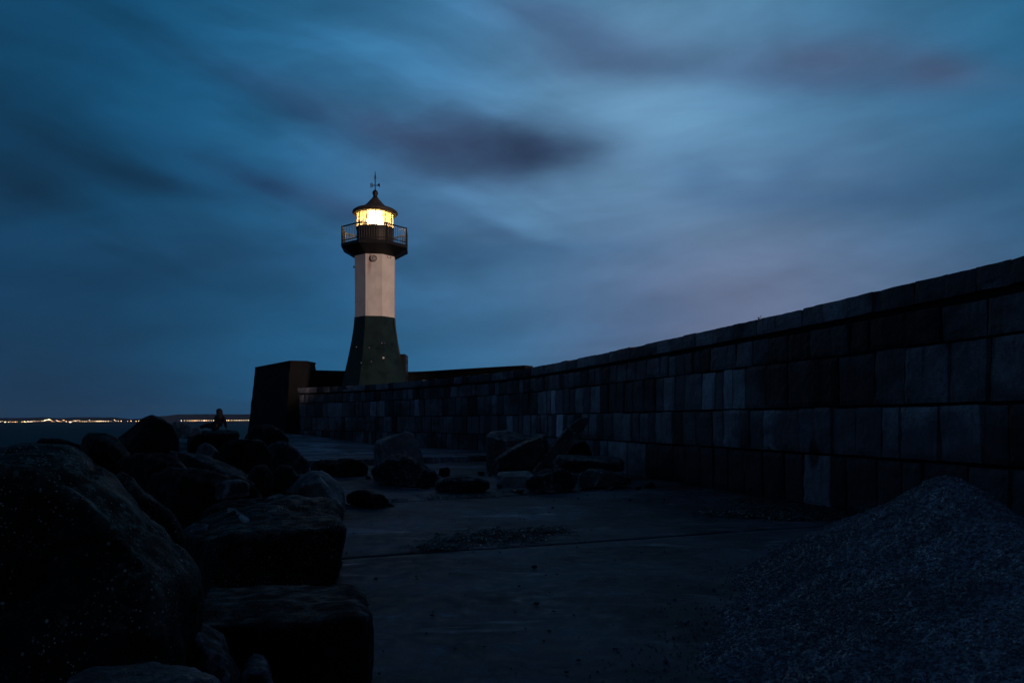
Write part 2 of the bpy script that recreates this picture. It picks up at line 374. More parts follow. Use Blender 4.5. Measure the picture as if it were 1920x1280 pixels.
def finish_rock(pts, seed, amp, res, cut=.0):
    """hull of points -> even voxel surface -> noise relief; returns bmesh in world space"""
    bm = bmesh.new()
    for p in pts: bm.verts.new(p)
    bmesh.ops.convex_hull(bm, input=bm.verts)
    for v in [v for v in bm.verts if not v.link_faces]: bm.verts.remove(v)
    rnd = random.Random(seed); xs = [Vector(p) for p in pts]; cen = sum(xs, Vector()) / len(xs)
    for _ in range(int(cut)):                        # broken faces
        n = Vector((rnd.uniform(-1, 1), rnd.uniform(-1, -.45), rnd.uniform(-.3, .38))).normalized()
        sup = max((v.co - cen).dot(n) for v in bm.verts)
        g = bmesh.ops.bisect_plane(bm, geom=bm.verts[:] + bm.edges[:] + bm.faces[:], plane_co=cen + n * sup * rnd.uniform(.58, .86), plane_no=n, clear_outer=True)
        ed = [e for e in g['geom_cut'] if isinstance(e, bmesh.types.BMEdge)]
        if ed: bmesh.ops.contextual_create(bm, geom=ed)
    size = max((max(p[i] for p in xs) - min(p[i] for p in xs)) for i in range(3))
    me = bpy.data.meshes.new('tmp'); bm.to_mesh(me); bm.free()
    o = bpy.data.objects.new('tmp', me); COL.objects.link(o)
    md = o.modifiers.new('r', 'REMESH'); md.mode = 'VOXEL'; md.voxel_size = size / res
    dg = bpy.context.evaluated_depsgraph_get()
    me2 = bpy.data.meshes.new_from_object(o.evaluated_get(dg))
    bpy.data.objects.remove(o); bpy.data.meshes.remove(me)
    bm = bmesh.new(); bm.from_mesh(me2); bpy.data.meshes.remove(me2)
    bmesh.ops.smooth_vert(bm, verts=bm.verts, factor=.1, use_axis_x=True, use_axis_y=True, use_axis_z=True)
    bm.normal_update()
    off = Vector((seed * 7.13, seed * 3.7, seed * 1.9))
    new = []
    for v in bm.verts:
        q = v.co / size + off
        vd = noise.voronoi(q * 3.6)[0]; d = .022 * noise.noise(q * 2.3) + .05 * min(.5, vd[1] - vd[0]) - .03 * vd[0] + .018 * noise.noise(q * 5.7) + .022 * abs(noise.noise(q * 11.0)) + .011 * noise.noise(q * 27.0)
        c = noise.noise(Vector((q.x * 4, q.y * 4, q.z * 9)))           # cracked bedding
        if abs(c) < .05: d -= .018 * (1 - abs(c) / .05)
        new.append(v.co + v.normal * d * size * amp)
    for v, c in zip(bm.verts, new): v.co = c
    return bm, size

ROCK_SEED = [0]
def rock(name, label, sil, d, depth, mat='rock_dark', front=(), amp=.6, res=44, group=None, back=.7, auto=True, cat='rock', drop=.12):
    """sil: photo outline (px, py) standing at distance d; depth in metres; front: extra (px, py, dist) corners"""
    ROCK_SEED[0] += 1; rnd = random.Random(ROCK_SEED[0] * 13 + 5)
    P = [at(x, y, d) for x, y in sil]; pts = list(P)
    cx = sum(x for x, y in sil) / len(sil); cy = sum(y for x, y in sil) / len(sil); y1 = max(y for x, y in sil)
    c = sum(P, Vector()) / len(P)
    zb = min(p.z for p in P)
    for x, y in sil:
        db = d + depth * rnd.uniform(.55, .75); b = back + rnd.uniform(-.05, .05)
        q = at(cx + (x - cx) * b, HY + (cy + (y - cy) * b - HY) * d / db, db); q.z -= drop * max(0, q.z - zb); pts.append(q)
        if auto:
            df = d - depth * rnd.uniform(.28, .42); b = rnd.uniform(.66, 1.0)
            q = at(cx + (x - cx) * b, HY + (cy + (y - cy) * b - HY) * d / df, df); q.z -= drop * 1.4 * (q.z - zb); pts.append(q)
    for f in front: pts.append(at(*f))
    bm, size = finish_rock(pts, ROCK_SEED[0], amp, res, 8 if auto else 2)
    org = Vector((c.x, c.y, zb))
    for v in bm.verts: v.co -= org
    o = mesh_obj(name, bm, mat, None, True, org)
    tag(o, label, cat, group or 'boulders tipped along the breakwater')
    return o

# ------------------------------------------------------------------ wall line (face of the breakwater, plan)
CTRL = [(9.2, -30), (8.3, -12), (7.7, -2), (7.1, 4.5), (6.41, 9.35), (5.88, 11.7), (5.36, 13.8), (4.5, 17.0), (3.65, 19.9), (2.3, 24.3), (.62, 29.2),
        (-.8, 32.2), (-2.6, 35), (-5.1, 38.5), (-7.6, 41.6), (-9.7, 43.8), (-12.0, 45.7), (-14.5, 47.2)]
def spline(ctrl, n=24):
    P = [Vector((x, y, 0)) for x, y in ctrl]; out = []
    for i in range(len(P) - 1):
        a, b = P[max(i - 1, 0)], P[i]; c, d = P[i + 1], P[min(i + 2, len(P) - 1)]
        for k in range(n):
            t = k / n
            out.append(.5 * ((2 * b) + (c - a) * t + (2 * a - 5 * b + 4 * c - d) * t * t + (3 * b - a - 3 * c + d) * t ** 3))
    return out + [P[-1]]
LINE = spline(CTRL)
ARC = [0.0]
for i in range(1, len(LINE)): ARC.append(ARC[-1] + (LINE[i] - LINE[i - 1]).length)
def along(s):
    s = max(0, min(ARC[-1] - 1e-4, s))
    lo, hi = 0, len(ARC) - 1
    while hi - lo > 1:
        mid = (lo + hi) // 2
        if ARC[mid] <= s: lo = mid
        else: hi = mid
    t = (s - ARC[lo]) / (ARC[hi] - ARC[lo])
    p = LINE[lo].lerp(LINE[hi], t); tan = (LINE[hi] - LINE[lo]).normalized()
    return p, tan, Vector((-tan.y, tan.x, 0))          # normal to the left = towards the quay
S_VIS = next(ARC[i] for i, p in enumerate(LINE) if p.y > 3.0)
S_END = ARC[-1]

# ------------------------------------------------------------------ setting: sea, shore, pavement
def build_setting():
    bm = bmesh.new(); bmesh.ops.create_grid(bm, x_segments=8, y_segments=8, size=9000)
    o = mesh_obj('sea', bm, 'water', loc=(0, 4000, -1.7)); tag(o, kind='structure')
    # rubble slope between quay and sea
    bm = bmesh.new(); nx, ny = 90, 120
    def edge(y): return quay_edge(y) + .5
    grid = []
    for j in range(ny + 1):
        y = -6 + 74 * j / ny; row = []
        for i in range(nx + 1):
            t = i / nx; x = edge(y) - 26 * t
            z = -.45 - 3.0 * max(0, t - .45) + (.35 * noise.noise(Vector((x * .8, y * .8, 0))) + .2 * noise.noise(Vector((x * 2.3, y * 2.3, 3)))) * min(1, t * 8)
            row.append(bm.verts.new((x, y, z)))
        grid.append(row)
    for j in range(ny):
        for i in range(nx): bm.faces.new((grid[j][i + 1], grid[j][i], grid[j + 1][i], grid[j + 1][i + 1]))
    o = mesh_obj('shore', bm, 'shore', smooth=True); tag(o, kind='structure')
QE = [(-6, -1.0), (3, -1.0), (6, -1.5), (9, -2.2), (13, -3.3), (18, -4.9), (23, -7.0), (29, -9.4), (38, -13.0), (50, -16.5), (70, -24)]
def quay_edge(y):
    for (a, xa), (b, xb) in zip(QE, QE[1:]):
        if a <= y <= b: return xa + (xb - xa) * (y - a) / (b - a)
    return QE[0][1] if y < QE[0][0] else QE[-1][1]
build_setting()

def wall_x(y):
    for i in range(1, len(LINE)):
        if LINE[i].y >= y: return LINE[i].x
    return LINE[-1].x
def joint(y0, slope): return lambda x: y0 + slope * x
JOINTS = [(-6.0, .30), (2.1, .36), (8.86, .40), (15.0, .58), (21.6, .64), (28.4, .66)]
def build_pavement():
    gap = .022
    for k in range(len(JOINTS) - 1):
        (ya, sa), (yb, sb) = JOINTS[k], JOINTS[k + 1]
        bm = bmesh.new(); ni, nj = 60, 40; vs = []
        for j in range(nj + 1):
            t = j / nj; row = []
            ym = ya + (yb - ya) * t; sm = sa + (sb - sa) * t
            x0 = quay_edge(ym); x0 = quay_edge(ym + sm * x0); 
            x1 = wall_x(ym + sm * 3); x1 = wall_x(ym + sm * x1) + .1
            for i in range(ni + 1):
                x = x0 + (x1 - x0) * i / ni; y = ym + sm * x
                if j == 0: y += gap
                if j == nj: y -= gap
                ragged = .012 * noise.noise(Vector((x * 4, y, 0))) if j in (0, nj) else 0
                z = .012 * noise.noise(Vector((x * .5, y * .5, 1))) + .004 * noise.noise(Vector((x * 3, y * 3, 1)))
                row.append(bm.verts.new((x, y + ragged, z)))
            vs.append(row)
        for j in range(nj):
            for i in range(ni): bm.faces.new((vs[j][i], vs[j][i + 1], vs[j + 1][i + 1], vs[j + 1][i]))
        bnd = [e for e in bm.edges if e.is_boundary]
        r = bmesh.ops.extrude_edge_only(bm, edges=bnd)
        for v in [g for g in r['geom'] if isinstance(g, bmesh.types.BMVert)]: v.co.z -= .6
        o = mesh_obj('pavement', bm, 'concrete', smooth=False); tag(o, kind='structure')
        for f in o.data.polygons: f.use_smooth = abs(f.normal.z) > .7
    bm = bmesh.new()                      # bed seen down the joints
    ys = [-6 + 2 * i for i in range(29)]
    rows = [(bm.verts.new((quay_edge(y) + .25, y, -.10)), bm.verts.new((wall_x(y) + .3, y, -.10))) for y in ys]
    for a, b in zip(rows, rows[1:]): bm.faces.new((a[0], a[1], b[1], b[0]))
    o = mesh_obj('ground', bm, 'shore'); tag(o, kind='structure')
    # raised far slab, ramping up towards the sea end
    bm = bmesh.new(); ni, nj = 50, 40; vs = []
    ya, sa = 28.6, .62
    for j in range(nj + 1):
        t = j / nj; row = []
        for i in range(ni + 1):
            u = i / ni
            ym = ya + 20 * t
            x0 = quay_edge(ym - 4) ; x1 = wall_x(ym + sa * (0 - 2.0 * t)) + .3
            if t > .5: x1 = min(x1, wall_x(min(46.0, ym + sa * x1)) + .3)
            x = x0 + (x1 - x0) * u; y = ym + sa * max(x, -7)
            y = min(y, 46.5)
            z = .20 + .55 * min(1, max(0, (-x - 4.5) / 8)) * min(1, max(0, (y - 26) / 16))
            row.append(bm.verts.new((x, y, z)))
        vs.append(row)
    for j in range(nj):
        for i in range(ni): bm.faces.new((vs[j][i], vs[j][i + 1], vs[j + 1][i + 1], vs[j + 1][i]))
    bnd = [e for e in bm.edges if e.is_boundary]
    r = bmesh.ops.extrude_edge_only(bm, edges=bnd)
    for v in [g for g in r['geom'] if isinstance(g, bmesh.types.BMVert)]: v.co.z -= 1.2
    bmesh.ops.recalc_face_normals(bm, faces=bm.faces)
    o = mesh_obj('pavement', bm, 'concrete_wet_sheen'); tag(o, kind='structure')
build_pavement()

# ------------------------------------------------------------------ breakwater wall
Z_C = [0.0, .93, 1.75, 2.62, 3.16]       # course boundaries
Z_TOP = 3.55
def block(bm, lay, s0, s1, z0, z1, out, tone, rnd, n, depth=.25, pillow=.02):
    """one ashlar block: relief front plus side faces running back to the core"""
    p0, _, _ = along((s0 + s1) / 2); sd = rnd.random() * 90
    w = s1 - s0; h = z1 - z0; vs = []
    tilt = rnd.uniform(-.012, .012); lean = rnd.uniform(-.01, .01); cut = rnd.uniform(-.012, .012)
    for j in range(n + 1):
        row = []
        for i in range(n + 1):
            a, b = i / n, j / n
            s = s0 + w * a + cut * (b - .5); z = z0 + h * b
            p, tan, nor = along(s)
            ex = min(a, 1 - a) * w; ez = min(b, 1 - b) * h
            e = min(ex, ez)
            q = Vector((s * 3.2, z * 3.2, sd))
            d = out + tilt * (a - .5) * 2 + lean * (b - .5) * 2 + pillow * min(1, e / .06) + .018 * noise.noise(q) + .010 * noise.noise(q * 3.1) - (.03 * max(0, noise.noise(q * 2.2 + Vector((3, 3, 3)))) if e < .09 else 0)
            if i in (0, n): s2 = .006 * noise.noise(q * 2); p = p + tan * s2
            zz = z + (.008 * noise.noise(q * 2 + Vector((5, 0, 0))) if j in (0, n) else 0)
            row.append(bm.verts.new((p.x + nor.x * d, p.y + nor.y * d, zz)))
        vs.append(row)
    fs = []
    for j in range(n):
        for i in range(n): fs.append(bm.faces.new((vs[j][i + 1], vs[j][i], vs[j + 1][i], vs[j + 1][i + 1])))
    loop = vs[0][:] + [vs[j][n] for j in range(1, n + 1)] + vs[n][-2::-1] + [vs[j][0] for j in range(n - 1, 0, -1)]
    _, _, nor = along((s0 + s1) / 2)
    bk = [bm.verts.new(v.co - nor * depth) for v in loop]
    for i in range(len(loop)):
        k = (i + 1) % len(loop); fs.append(bm.faces.new((loop[i], loop[k], bk[k], bk[i])))
    fs.append(bm.faces.new(bk))
    for f in fs:
        for l in f.loops: l[lay] = (tone, tone, tone, 1)
    return fs

def build_wall():
    rnd = random.Random(21)
    root = empty('breakwater_wall', 'long dark breakwater wall of stone blocks curving from the gravel heap to the lighthouse', 'wall', (5.4, 13.8, 0))
    bm = bmesh.new(); lay = bm.loops.layers.color.new('tone') if False else bm.loops.layers.float_color.new('tone')
    steps = [.16, .12, .075, .03]        # each course stands a little farther out than the one above
    s_white = None
    for ci in range(4):
        z0, z1 = Z_C[ci], Z_C[ci + 1]
        s = S_VIS + rnd.uniform(0, .4)
        while s < S_END - .3:
            w = rnd.choice([rnd.uniform(.34, .5), rnd.uniform(.48, .72), rnd.uniform(.58, .84)])
            p, tan, nor = along(s + w / 2)
            far = p.y > 22
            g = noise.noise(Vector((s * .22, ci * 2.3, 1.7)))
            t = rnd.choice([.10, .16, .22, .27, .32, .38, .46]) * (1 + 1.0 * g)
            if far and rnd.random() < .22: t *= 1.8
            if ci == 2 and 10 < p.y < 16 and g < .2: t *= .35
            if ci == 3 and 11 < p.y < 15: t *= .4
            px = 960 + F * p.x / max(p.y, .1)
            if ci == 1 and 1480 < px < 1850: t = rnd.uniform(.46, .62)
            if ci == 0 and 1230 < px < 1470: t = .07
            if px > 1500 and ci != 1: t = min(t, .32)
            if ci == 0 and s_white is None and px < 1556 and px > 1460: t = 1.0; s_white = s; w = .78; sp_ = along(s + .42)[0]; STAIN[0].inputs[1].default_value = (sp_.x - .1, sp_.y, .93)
            n = 11 if p.y < 16 else (6 if p.y < 26 else 4)
            jg = rnd.uniform(.010, .034)
            ex = .03 if (ci == 1 and 1470 < px < 1860) else 0
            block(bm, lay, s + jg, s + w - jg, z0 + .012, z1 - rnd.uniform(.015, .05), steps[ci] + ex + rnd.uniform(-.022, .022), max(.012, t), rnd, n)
            s += w
    o = mesh_obj('masonry', bm, 'stone', None, False)
    o.parent = root; o.matrix_parent_inverse = Matrix.Translation((-5.4, -13.8, 0))
    # coping
    bm = bmesh.new(); lay = bm.loops.layers.float_color.new('tone')
    s = S_VIS + .2
    while s < S_END - .2:
        w = rnd.uniform(.52, .92); p, tan, nor = along(s)
        zj = rnd.uniform(-.014, .014); t = rnd.choice([.28, .34, .42, .5])
        if p.y > 28: t = rnd.choice([.08, .14, .34, .46])
        n = 8 if p.y < 16 else 4
        fs = block(bm, lay, s + .009, s + w - .009, Z_C[4] + .075, Z_TOP + zj, .07 + rnd.uniform(-.012, .012), t, rnd, n, depth=1.1, pillow=.012)
        s += w
    o = mesh_obj('coping', bm, 'stone'); o.parent = root; o.matrix_parent_inverse = Matrix.Translation((-5.4, -13.8, 0))
    # core of the breakwater behind the blocks
    bm = bmesh.new(); prev = None; n = 140
    for i in range(n + 1):
        p, tan, nor = along(S_END * i / n)
        th = 4.5
        a = [p + nor * o_ for o_ in (.02, -.015, -th, -th - .6)]
        zz = (-.5, Z_C[4] + .10, Z_C[4] + .10, -.5)
        row = [bm.verts.new((v.x, v.y, z)) for v, z in zip(a, zz)]
        if prev:
            for k in range(3): bm.faces.new((prev[k], prev[k + 1], row[k + 1], row[k]))
        prev = row
    bmesh.ops.recalc_face_normals(bm, faces=bm.faces)
    o = mesh_obj('wall_core', bm, 'core'); o.parent = root; o.matrix_parent_inverse = Matrix.Translation((-5.4, -13.8, 0))
    # near run beside and behind the viewer: plain upper band above the core
    bm = bmesh.new(); prev = None
    for i in range(41):
        p, tan, nor = along(S_VIS * i / 40)
        row = [bm.verts.new((p.x + nor.x * o_, p.y + nor.y * o_, z)) for o_, z in ((.10, -.2), (.10, Z_TOP), (-1.0, Z_TOP), (-1.0, -.2))]
        if prev:
            for k in range(3): bm.faces.new((prev[k], prev[k + 1], row[k + 1], row[k]))
        prev = row
    bmesh.ops.recalc_face_normals(bm, faces=bm.faces)
    o = mesh_obj('wall_band', bm, 'brick'); o.parent = root; o.matrix_parent_inverse = Matrix.Translation((-5.4, -13.8, 0))
    return root
build_wall()

PAR = [(.77, 43.3), (-.96, 44.6), (-3.3, 46.5), (-5.5, 48.4), (-7.2, 49.1), (-9.0, 49.0), (-10.7, 48.2), (-12.9, 47.4), (-13.6, 47.2)]
def build_head():
    # platform that carries the tower
    bm = bmesh.new()
    a = [p for p in LINE if p.y > 26]
    outer = [Vector((x, y, 0)) for x, y in PAR]
    poly = [(p.x - .3 * 0, p.y + .9, 3.40) for p in a[::6]] + [(p.x, p.y + .3, 3.40) for p in outer[::-1]] + [(4.5, 41, 3.40), (7.0, 30, 3.40)]
    top = [bm.verts.new(p) for p in poly]; bot = [bm.verts.new((p[0], p[1], -1.8)) for p in poly]
    bm.faces.new(top)
    for i in range(len(top)):
        k = (i + 1) % len(top); bm.faces.new((top[i], bot[i], bot[k], top[k]))
    bmesh.ops.triangulate(bm, faces=[f for f in bm.faces if len(f.verts) > 4]); bmesh.ops.recalc_face_normals(bm, faces=bm.faces)
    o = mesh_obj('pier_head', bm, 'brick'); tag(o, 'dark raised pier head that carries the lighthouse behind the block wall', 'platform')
    # outer parapet behind the tower
    root = empty('parapet_wall', 'low dark parapet curving behind the foot of the lighthouse', 'wall', (-5, 47, 3.4))
    ln = spline(PAR, 10); bm = bmesh.new(); prev = None
    for i, p in enumerate(ln):
        t = (ln[min(i + 1, len(ln) - 1)] - ln[max(i - 1, 0)]).normalized(); nor = Vector((t.y, -t.x, 0))
        if nor.y > 0: nor = -nor
        ro = [bm.verts.new((p.x - nor.x * d, p.y - nor.y * d, z)) for d, z in ((.0, 3.3), (.0, 4.60), (.7, 4.60), (.7, -1.0))]
        if prev:
            for k in range(3): bm.faces.new((prev[k], prev[k + 1], ro[k + 1], ro[k]))
        else: bm.faces.new(ro)
        prev = ro
    bm.faces.new(prev[::-1]); bmesh.ops.recalc_face_normals(bm, faces=bm.faces)
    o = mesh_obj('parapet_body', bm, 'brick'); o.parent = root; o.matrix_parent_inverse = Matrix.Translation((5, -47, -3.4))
    bm = bmesh.new(); prev = None
    for i, p in enumerate(ln):
        t = (ln[min(i + 1, len(ln) - 1)] - ln[max(i - 1, 0)]).normalized(); nor = Vector((t.y, -t.x, 0))
        if nor.y > 0: nor = -nor
        ro = [bm.verts.new((p.x - nor.x * d, p.y - nor.y * d, z)) for d, z in ((-.06, 4.603), (-.06, 4.73), (.76, 4.73), (.76, 4.603))]
        if prev:
            for k in range(4): bm.faces.new((prev[k], prev[(k + 1) % 4], ro[(k + 1) % 4], ro[k]))
        else: bm.faces.new(ro)
        prev = ro
    bm.faces.new(prev[::-1]); bmesh.ops.recalc_face_normals(bm, faces=bm.faces)
    o = mesh_obj('parapet_cap', bm, 'brick'); o.parent = root; o.matrix_parent_inverse = Matrix.Translation((5, -47, -3.4))
    # tall end wall at the seaward corner
    root = empty('end_wall', 'tall black end wall with a stepped top left of the lighthouse', 'wall', (-14, 47, 0))
    top = [(-13.80, 46.45), (-12.86, 46.8), (-12.7, 48.2), (-17.0, 53.4), (-17.95, 52.2)]
    base = [(-14.0, 45.9), (-12.95, 46.2), (-12.4, 48.6), (-17.2, 54.2), (-18.55, 52.2)]
    bm = bmesh.new(); nz = 14; rings = []
    for k in range(nz + 1):
        t = k / nz; z = -1.8 + (5.16 + 1.8) * t; rings.append([])
        for (bx, by), (tx, ty) in zip(base, top):
            tt = max(0, (z) / 5.16)
            rings[-1].append(bm.verts.new((bx + (tx - bx) * tt, by + (ty - by) * tt, z)))
    for k in range(nz):
        for i in range(5): bm.faces.new((rings[k][i], rings[k][(i + 1) % 5], rings[k + 1][(i + 1) % 5], rings[k + 1][i]))
    bm.faces.new(rings[-1]); bmesh.ops.recalc_face_normals(bm, faces=bm.faces)
    bmesh.ops.subdivide_edges(bm, edges=bm.edges, cuts=5, use_grid_fill=True)
    for v in bm.verts:
        if v.co.z < 5.1:
            q = v.co * 1.7; v.co += Vector((noise.noise(q), noise.noise(q + Vector((9, 0, 0))), 0)) * .04
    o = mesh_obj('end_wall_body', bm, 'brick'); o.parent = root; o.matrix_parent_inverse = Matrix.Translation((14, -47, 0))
    bm = bmesh.new()
    tp = [Vector((x, y, 0)) for x, y in top]; cc = sum(tp, Vector()) / 5
    lo = [bm.verts.new((p.x + (p - cc).normalized().x * .05, p.y + (p - cc).normalized().y * .05, 5.163)) for p in tp]
    hi = [bm.verts.new((v.co.x, v.co.y, 5.26)) for v in lo]
    for i in range(5): bm.faces.new((lo[i], lo[(i + 1) % 5], hi[(i + 1) % 5], hi[i]))
    bm.faces.new(hi); bm.faces.new(lo[::-1])
    o = mesh_obj('end_wall_cap', bm, 'brick'); o.parent = root; o.matrix_parent_inverse = Matrix.Translation((14, -47, 0))
build_head()

# ------------------------------------------------------------------ lighthouse
def build_lighthouse():
    TD = 45.0; k = TD / F; CX = 703.5
    base = Vector(((CX - 960) * k, TD, 3.40))
    root = empty('lighthouse', 'white and dark green octagonal lighthouse with its lamp lit', 'lighthouse', base)
    def Z(py): return H + (HY - py) * k - base.z
    def Rr(half): return half * k / math.cos(R(22.5))
    rot8 = R(22.5) + math.atan2(base.x, base.y) * -1 + R(-90) + R(-4) + R(0)   # one face turned to the viewer
    def octo(name, prof, mat, parent=root, **kw):
        bm = bmesh.new(); lathe(bm, [(Rr(h), Z(y)) for h, y in prof], 8, rot8, **kw); return mesh_obj(name, bm, mat, parent)
    octo('green_base', [(60.5, 731), (58.2, 721), (54.6, 704), (51.2, 688), (47.6, 671), (44.6, 655), (41.8, 640), (39.6, 625), (38.0, 612), (37.0, 599.5), (37.0, 597.1)], 'green')
    shaft = octo('white_shaft', [(36.1, 597), (36.0, 570), (36.0, 540), (36.2, 510), (36.4, 480)], 'white')
    octo('gallery_floor', [(36.0, 484), (44, 479), (57.5, 470.5), (60, 469), (60, 463.5), (58, 463.0)], 'black_iron')
    # railing, one part with its rails; each side a panel of bars
    rr = Rr(58.5); vs = [Vector((rr * math.cos(rot8 + i * math.tau / 8), rr * math.sin(rot8 + i * math.tau / 8), 0)) for i in range(8)]
    zb, zt = Z(463) + .02, Z(433)
    def ring(z, r_):
        b = bmesh.new(); R8 = [(v.normalized(), v.length) for v in vs]; q = []
        for n_, l_ in R8: q.append([b.verts.new(n_ * (l_ + dx) + Vector((0, 0, z + dz))) for dx, dz in ((-r_, -r_), (r_, -r_), (r_, r_), (-r_, r_))])
        for i in range(8):
            for m_ in range(4): b.faces.new((q[i][m_], q[(i + 1) % 8][m_], q[(i + 1) % 8][(m_ + 1) % 4], q[i][(m_ + 1) % 4]))
        bmesh.ops.recalc_face_normals(b, faces=b.faces); return b
    ro = mesh_obj('railing', ring(zt, .032), 'black_iron', root)
    mesh_obj('lower_rail', ring(zb + .12, .022), 'black_iron', ro)
    for i in range(8):
        a, b = vs[i], vs[(i + 1) % 8]
        bm = bmesh.new(); tube(bm, [a + Vector((0, 0, zb - .02)), a + Vector((0, 0, zt + .05))], .045, 6); mesh_obj('railing_post', bm, 'black_iron', ro)
        bm = bmesh.new()
        for q in range(1, 11):
            p = a.lerp(b, q / 11); tube(bm, [p + Vector((0, 0, zb + .02)), p + Vector((0, 0, zt))], .016, 5)
        mesh_obj('railing_bars', bm, 'black_iron', ro)
    # lantern
    bm = bmesh.new(); lathe(bm, [(34 * k, Z(463.5)), (34 * k, Z(431)), (35.2 * k, Z(430.5)), (35.2 * k, Z(429)), (30 * k, Z(428.8))], 48); mesh_obj('lantern_drum', bm, 'brown_panel', root)
    bm = bmesh.new(); lathe(bm, [(33.4 * k, Z(429)), (33.4 * k, Z(402))], 48, cap_bottom=False, cap_top=False); mesh_obj('lantern_glass', bm, 'glass', root)
    bm = bmesh.new(); nm = 12
    for i in range(nm):
        a = i * math.tau / nm + R(12); r_ = 33.9 * k
        c, s_ = math.cos(a), math.sin(a)
        tube(bm, [(r_ * c, r_ * s_, Z(429.2)), (r_ * c, r_ * s_, Z(401.5))], .028, 6)
    lathe(bm, [(33.2 * k, Z(403.2)), (34.8 * k, Z(403.2)), (34.8 * k, Z(400.4)), (33.2 * k, Z(400.4))], 48, cap_bottom=False, cap_top=False)
    mesh_obj('lantern_frame', bm, 'brown_panel', root)
    # lit lens: ribbed drum
    bm = bmesh.new(); prof = [(.05, Z(427))]
    for i in range(9):
        y0 = 426 - i * 2.4; r_ = (10.5 + 4.0 * math.sin(math.pi * (i + .5) / 9)) * k
        prof += [(r_, Z(y0)), (r_ * 1.05, Z(y0 - 1.2))]
    prof += [(.05, Z(403.5))]
    lathe(bm, prof, 24); mesh_obj('lens', bm, 'lens', root)
    bm = bmesh.new(); lathe(bm, [(.22, Z(432)), (.22, Z(428.2)), (.32, Z(428)), (.32, Z(427.2))], 16); mesh_obj('lens_stand', bm, 'black_iron', root)
    # bell roof
    bm = bmesh.new(); lathe(bm, [(31 * k, Z(402.5)), (35 * k, Z(402.2)), (40 * k, Z(402.8)), (42.2 * k, Z(400.2)), (41.4 * k, Z(397.2)), (36.5 * k, Z(394)), (30 * k, Z(391.8)), (24.5 * k, Z(390)), (19.5 * k, Z(386.5)),
                            (14.8 * k, Z(382)), (10.8 * k, Z(377.5)), (7.6 * k, Z(374)), (5.6 * k, Z(371.8))], 48)
    roof = mesh_obj('roof', bm, 'copper_roof', root, True)
    bm = bmesh.new(); lathe(bm, [(5.8 * k, Z(372.2)), (5.8 * k, Z(370.8)), (4.2 * k, Z(370)), (3.8 * k, Z(367.5)), (4.0 * k, Z(366)), (5.0 * k, Z(364.4)), (5.3 * k, Z(362)), (4.7 * k, Z(359.4)), (3.0 * k, Z(357.4)), (1.2 * k, Z(356)), (.6 * k, Z(354))], 24)
    mesh_obj('roof_ball', bm, 'black_iron', roof, True)
    bm = bmesh.new()
    tube(bm, [(0, 0, Z(356)), (0, 0, Z(339)), (0, 0, Z(334)), (0, 0, Z(329)), (0, 0, Z(321))], [.035, .03, .055, .035, .01], 8)
    tube(bm, [(-6.6 * k, 0, Z(347.6)), (6.6 * k, 0, Z(347.6))], .026, 6)
    for sy in (-1, 1):                                  # scroll ends
        pts = [(-6.8 * k + 2.0 * k * math.cos(t), 0, Z(347.6 - sy * 2.0) + 1.7 * k * math.sin(t) * sy) for t in [j * math.tau / 12 for j in range(12)]]
        tube(bm, pts, .022, 6)
    vt = [(5.0 * k, Z(346)), (7.2 * k, Z(343.5)), (8.8 * k, Z(345.5)), (8.6 * k, Z(352)), (7.6 * k, Z(350)), (6.0 * k, Z(349.5))]
    f1 = [bm.verts.new((x, -.02, z)) for x, z in vt]; f2 = [bm.verts.new((x, .02, z)) for x, z in vt]
    bm.faces.new(f1); bm.faces.new(f2[::-1])
    for i in range(6): bm.faces.new((f1[i], f2[i], f2[(i + 1) % 6], f1[(i + 1) % 6]))
    mesh_obj('weather_vane', bm, 'black_iron', roof)
    # fittings on the shaft.  unit vectors of the faces
    def face(i):                                        # i = 0 towards the viewer, -1 left, +1 right
        a = rot8 + R(22.5) + i * R(45); return Vector((math.cos(a), math.sin(a), 0))
    fv = min(range(8), key=lambda i: (face(i) - Vector((-base.x, -base.y, 0)).normalized()).length)
    n0 = face(fv); t0 = Vector((-n0.y, n0.x, 0)); ap = 36.3 * k
    bm = bmesh.new()
    mt = Matrix.Translation(n0 * (ap + .01) + Vector((0, 0, Z(492.5)))) @ n0.to_track_quat('Z', 'Y').to_matrix().to_4x4()
    lathe(bm, [(.20, 0), (.20, .10), (.17, .14), (.13, .10), (.04, .12)], 20); bm.transform(mt); mesh_obj('round_fitting', bm, 'steel', root)
    n1 = face(fv + 1); t1 = Vector((-n1.y, n1.x, 0))
    if t1.x < 0: t1 = -t1
    bm = bmesh.new(); c = n1 * (ap + .012) + t1 * .05 + Vector((0, 0, Z(484.5)))
    q = Matrix.Translation(c) @ n1.to_track_quat('Z', 'Y').to_matrix().to_4x4()
    for lo, hi in (((-.14, -.14, -.01), (.14, -.115, .02)), ((-.14, .115, -.01), (.14, .14, .02)), ((-.14, -.115, -.01), (-.115, .115, .02)), ((.115, -.115, -.01), (.14, .115, .02))): box(bm, lo, hi, q)
    mesh_obj('hatch_frame', bm, 'steel', root)
    n2 = face(fv - 2)
    bm = bmesh.new(); lf = Vector((-1, 0, 0)); lf = (n2 if n2.x < 0 else face(fv + 2))
    tube(bm, [lf * ap + Vector((0, 0, Z(502))), lf * (ap + .12) + Vector((0, 0, Z(501)))], [.03, .07], 8); mesh_obj('side_lamp', bm, 'steel', root)
    # down pipe and little porch on the right
    rt = face(fv + 1) if face(fv + 1).x > face(fv - 1).x else face(fv - 1)
    bm = bmesh.new(); pr = []
    for y, hf in ((600, 38.0), (640, 42.6), (671, 48.4), (700, 54.5)): pr.append(Vector((hf * k * .99, -.45, Z(y))))
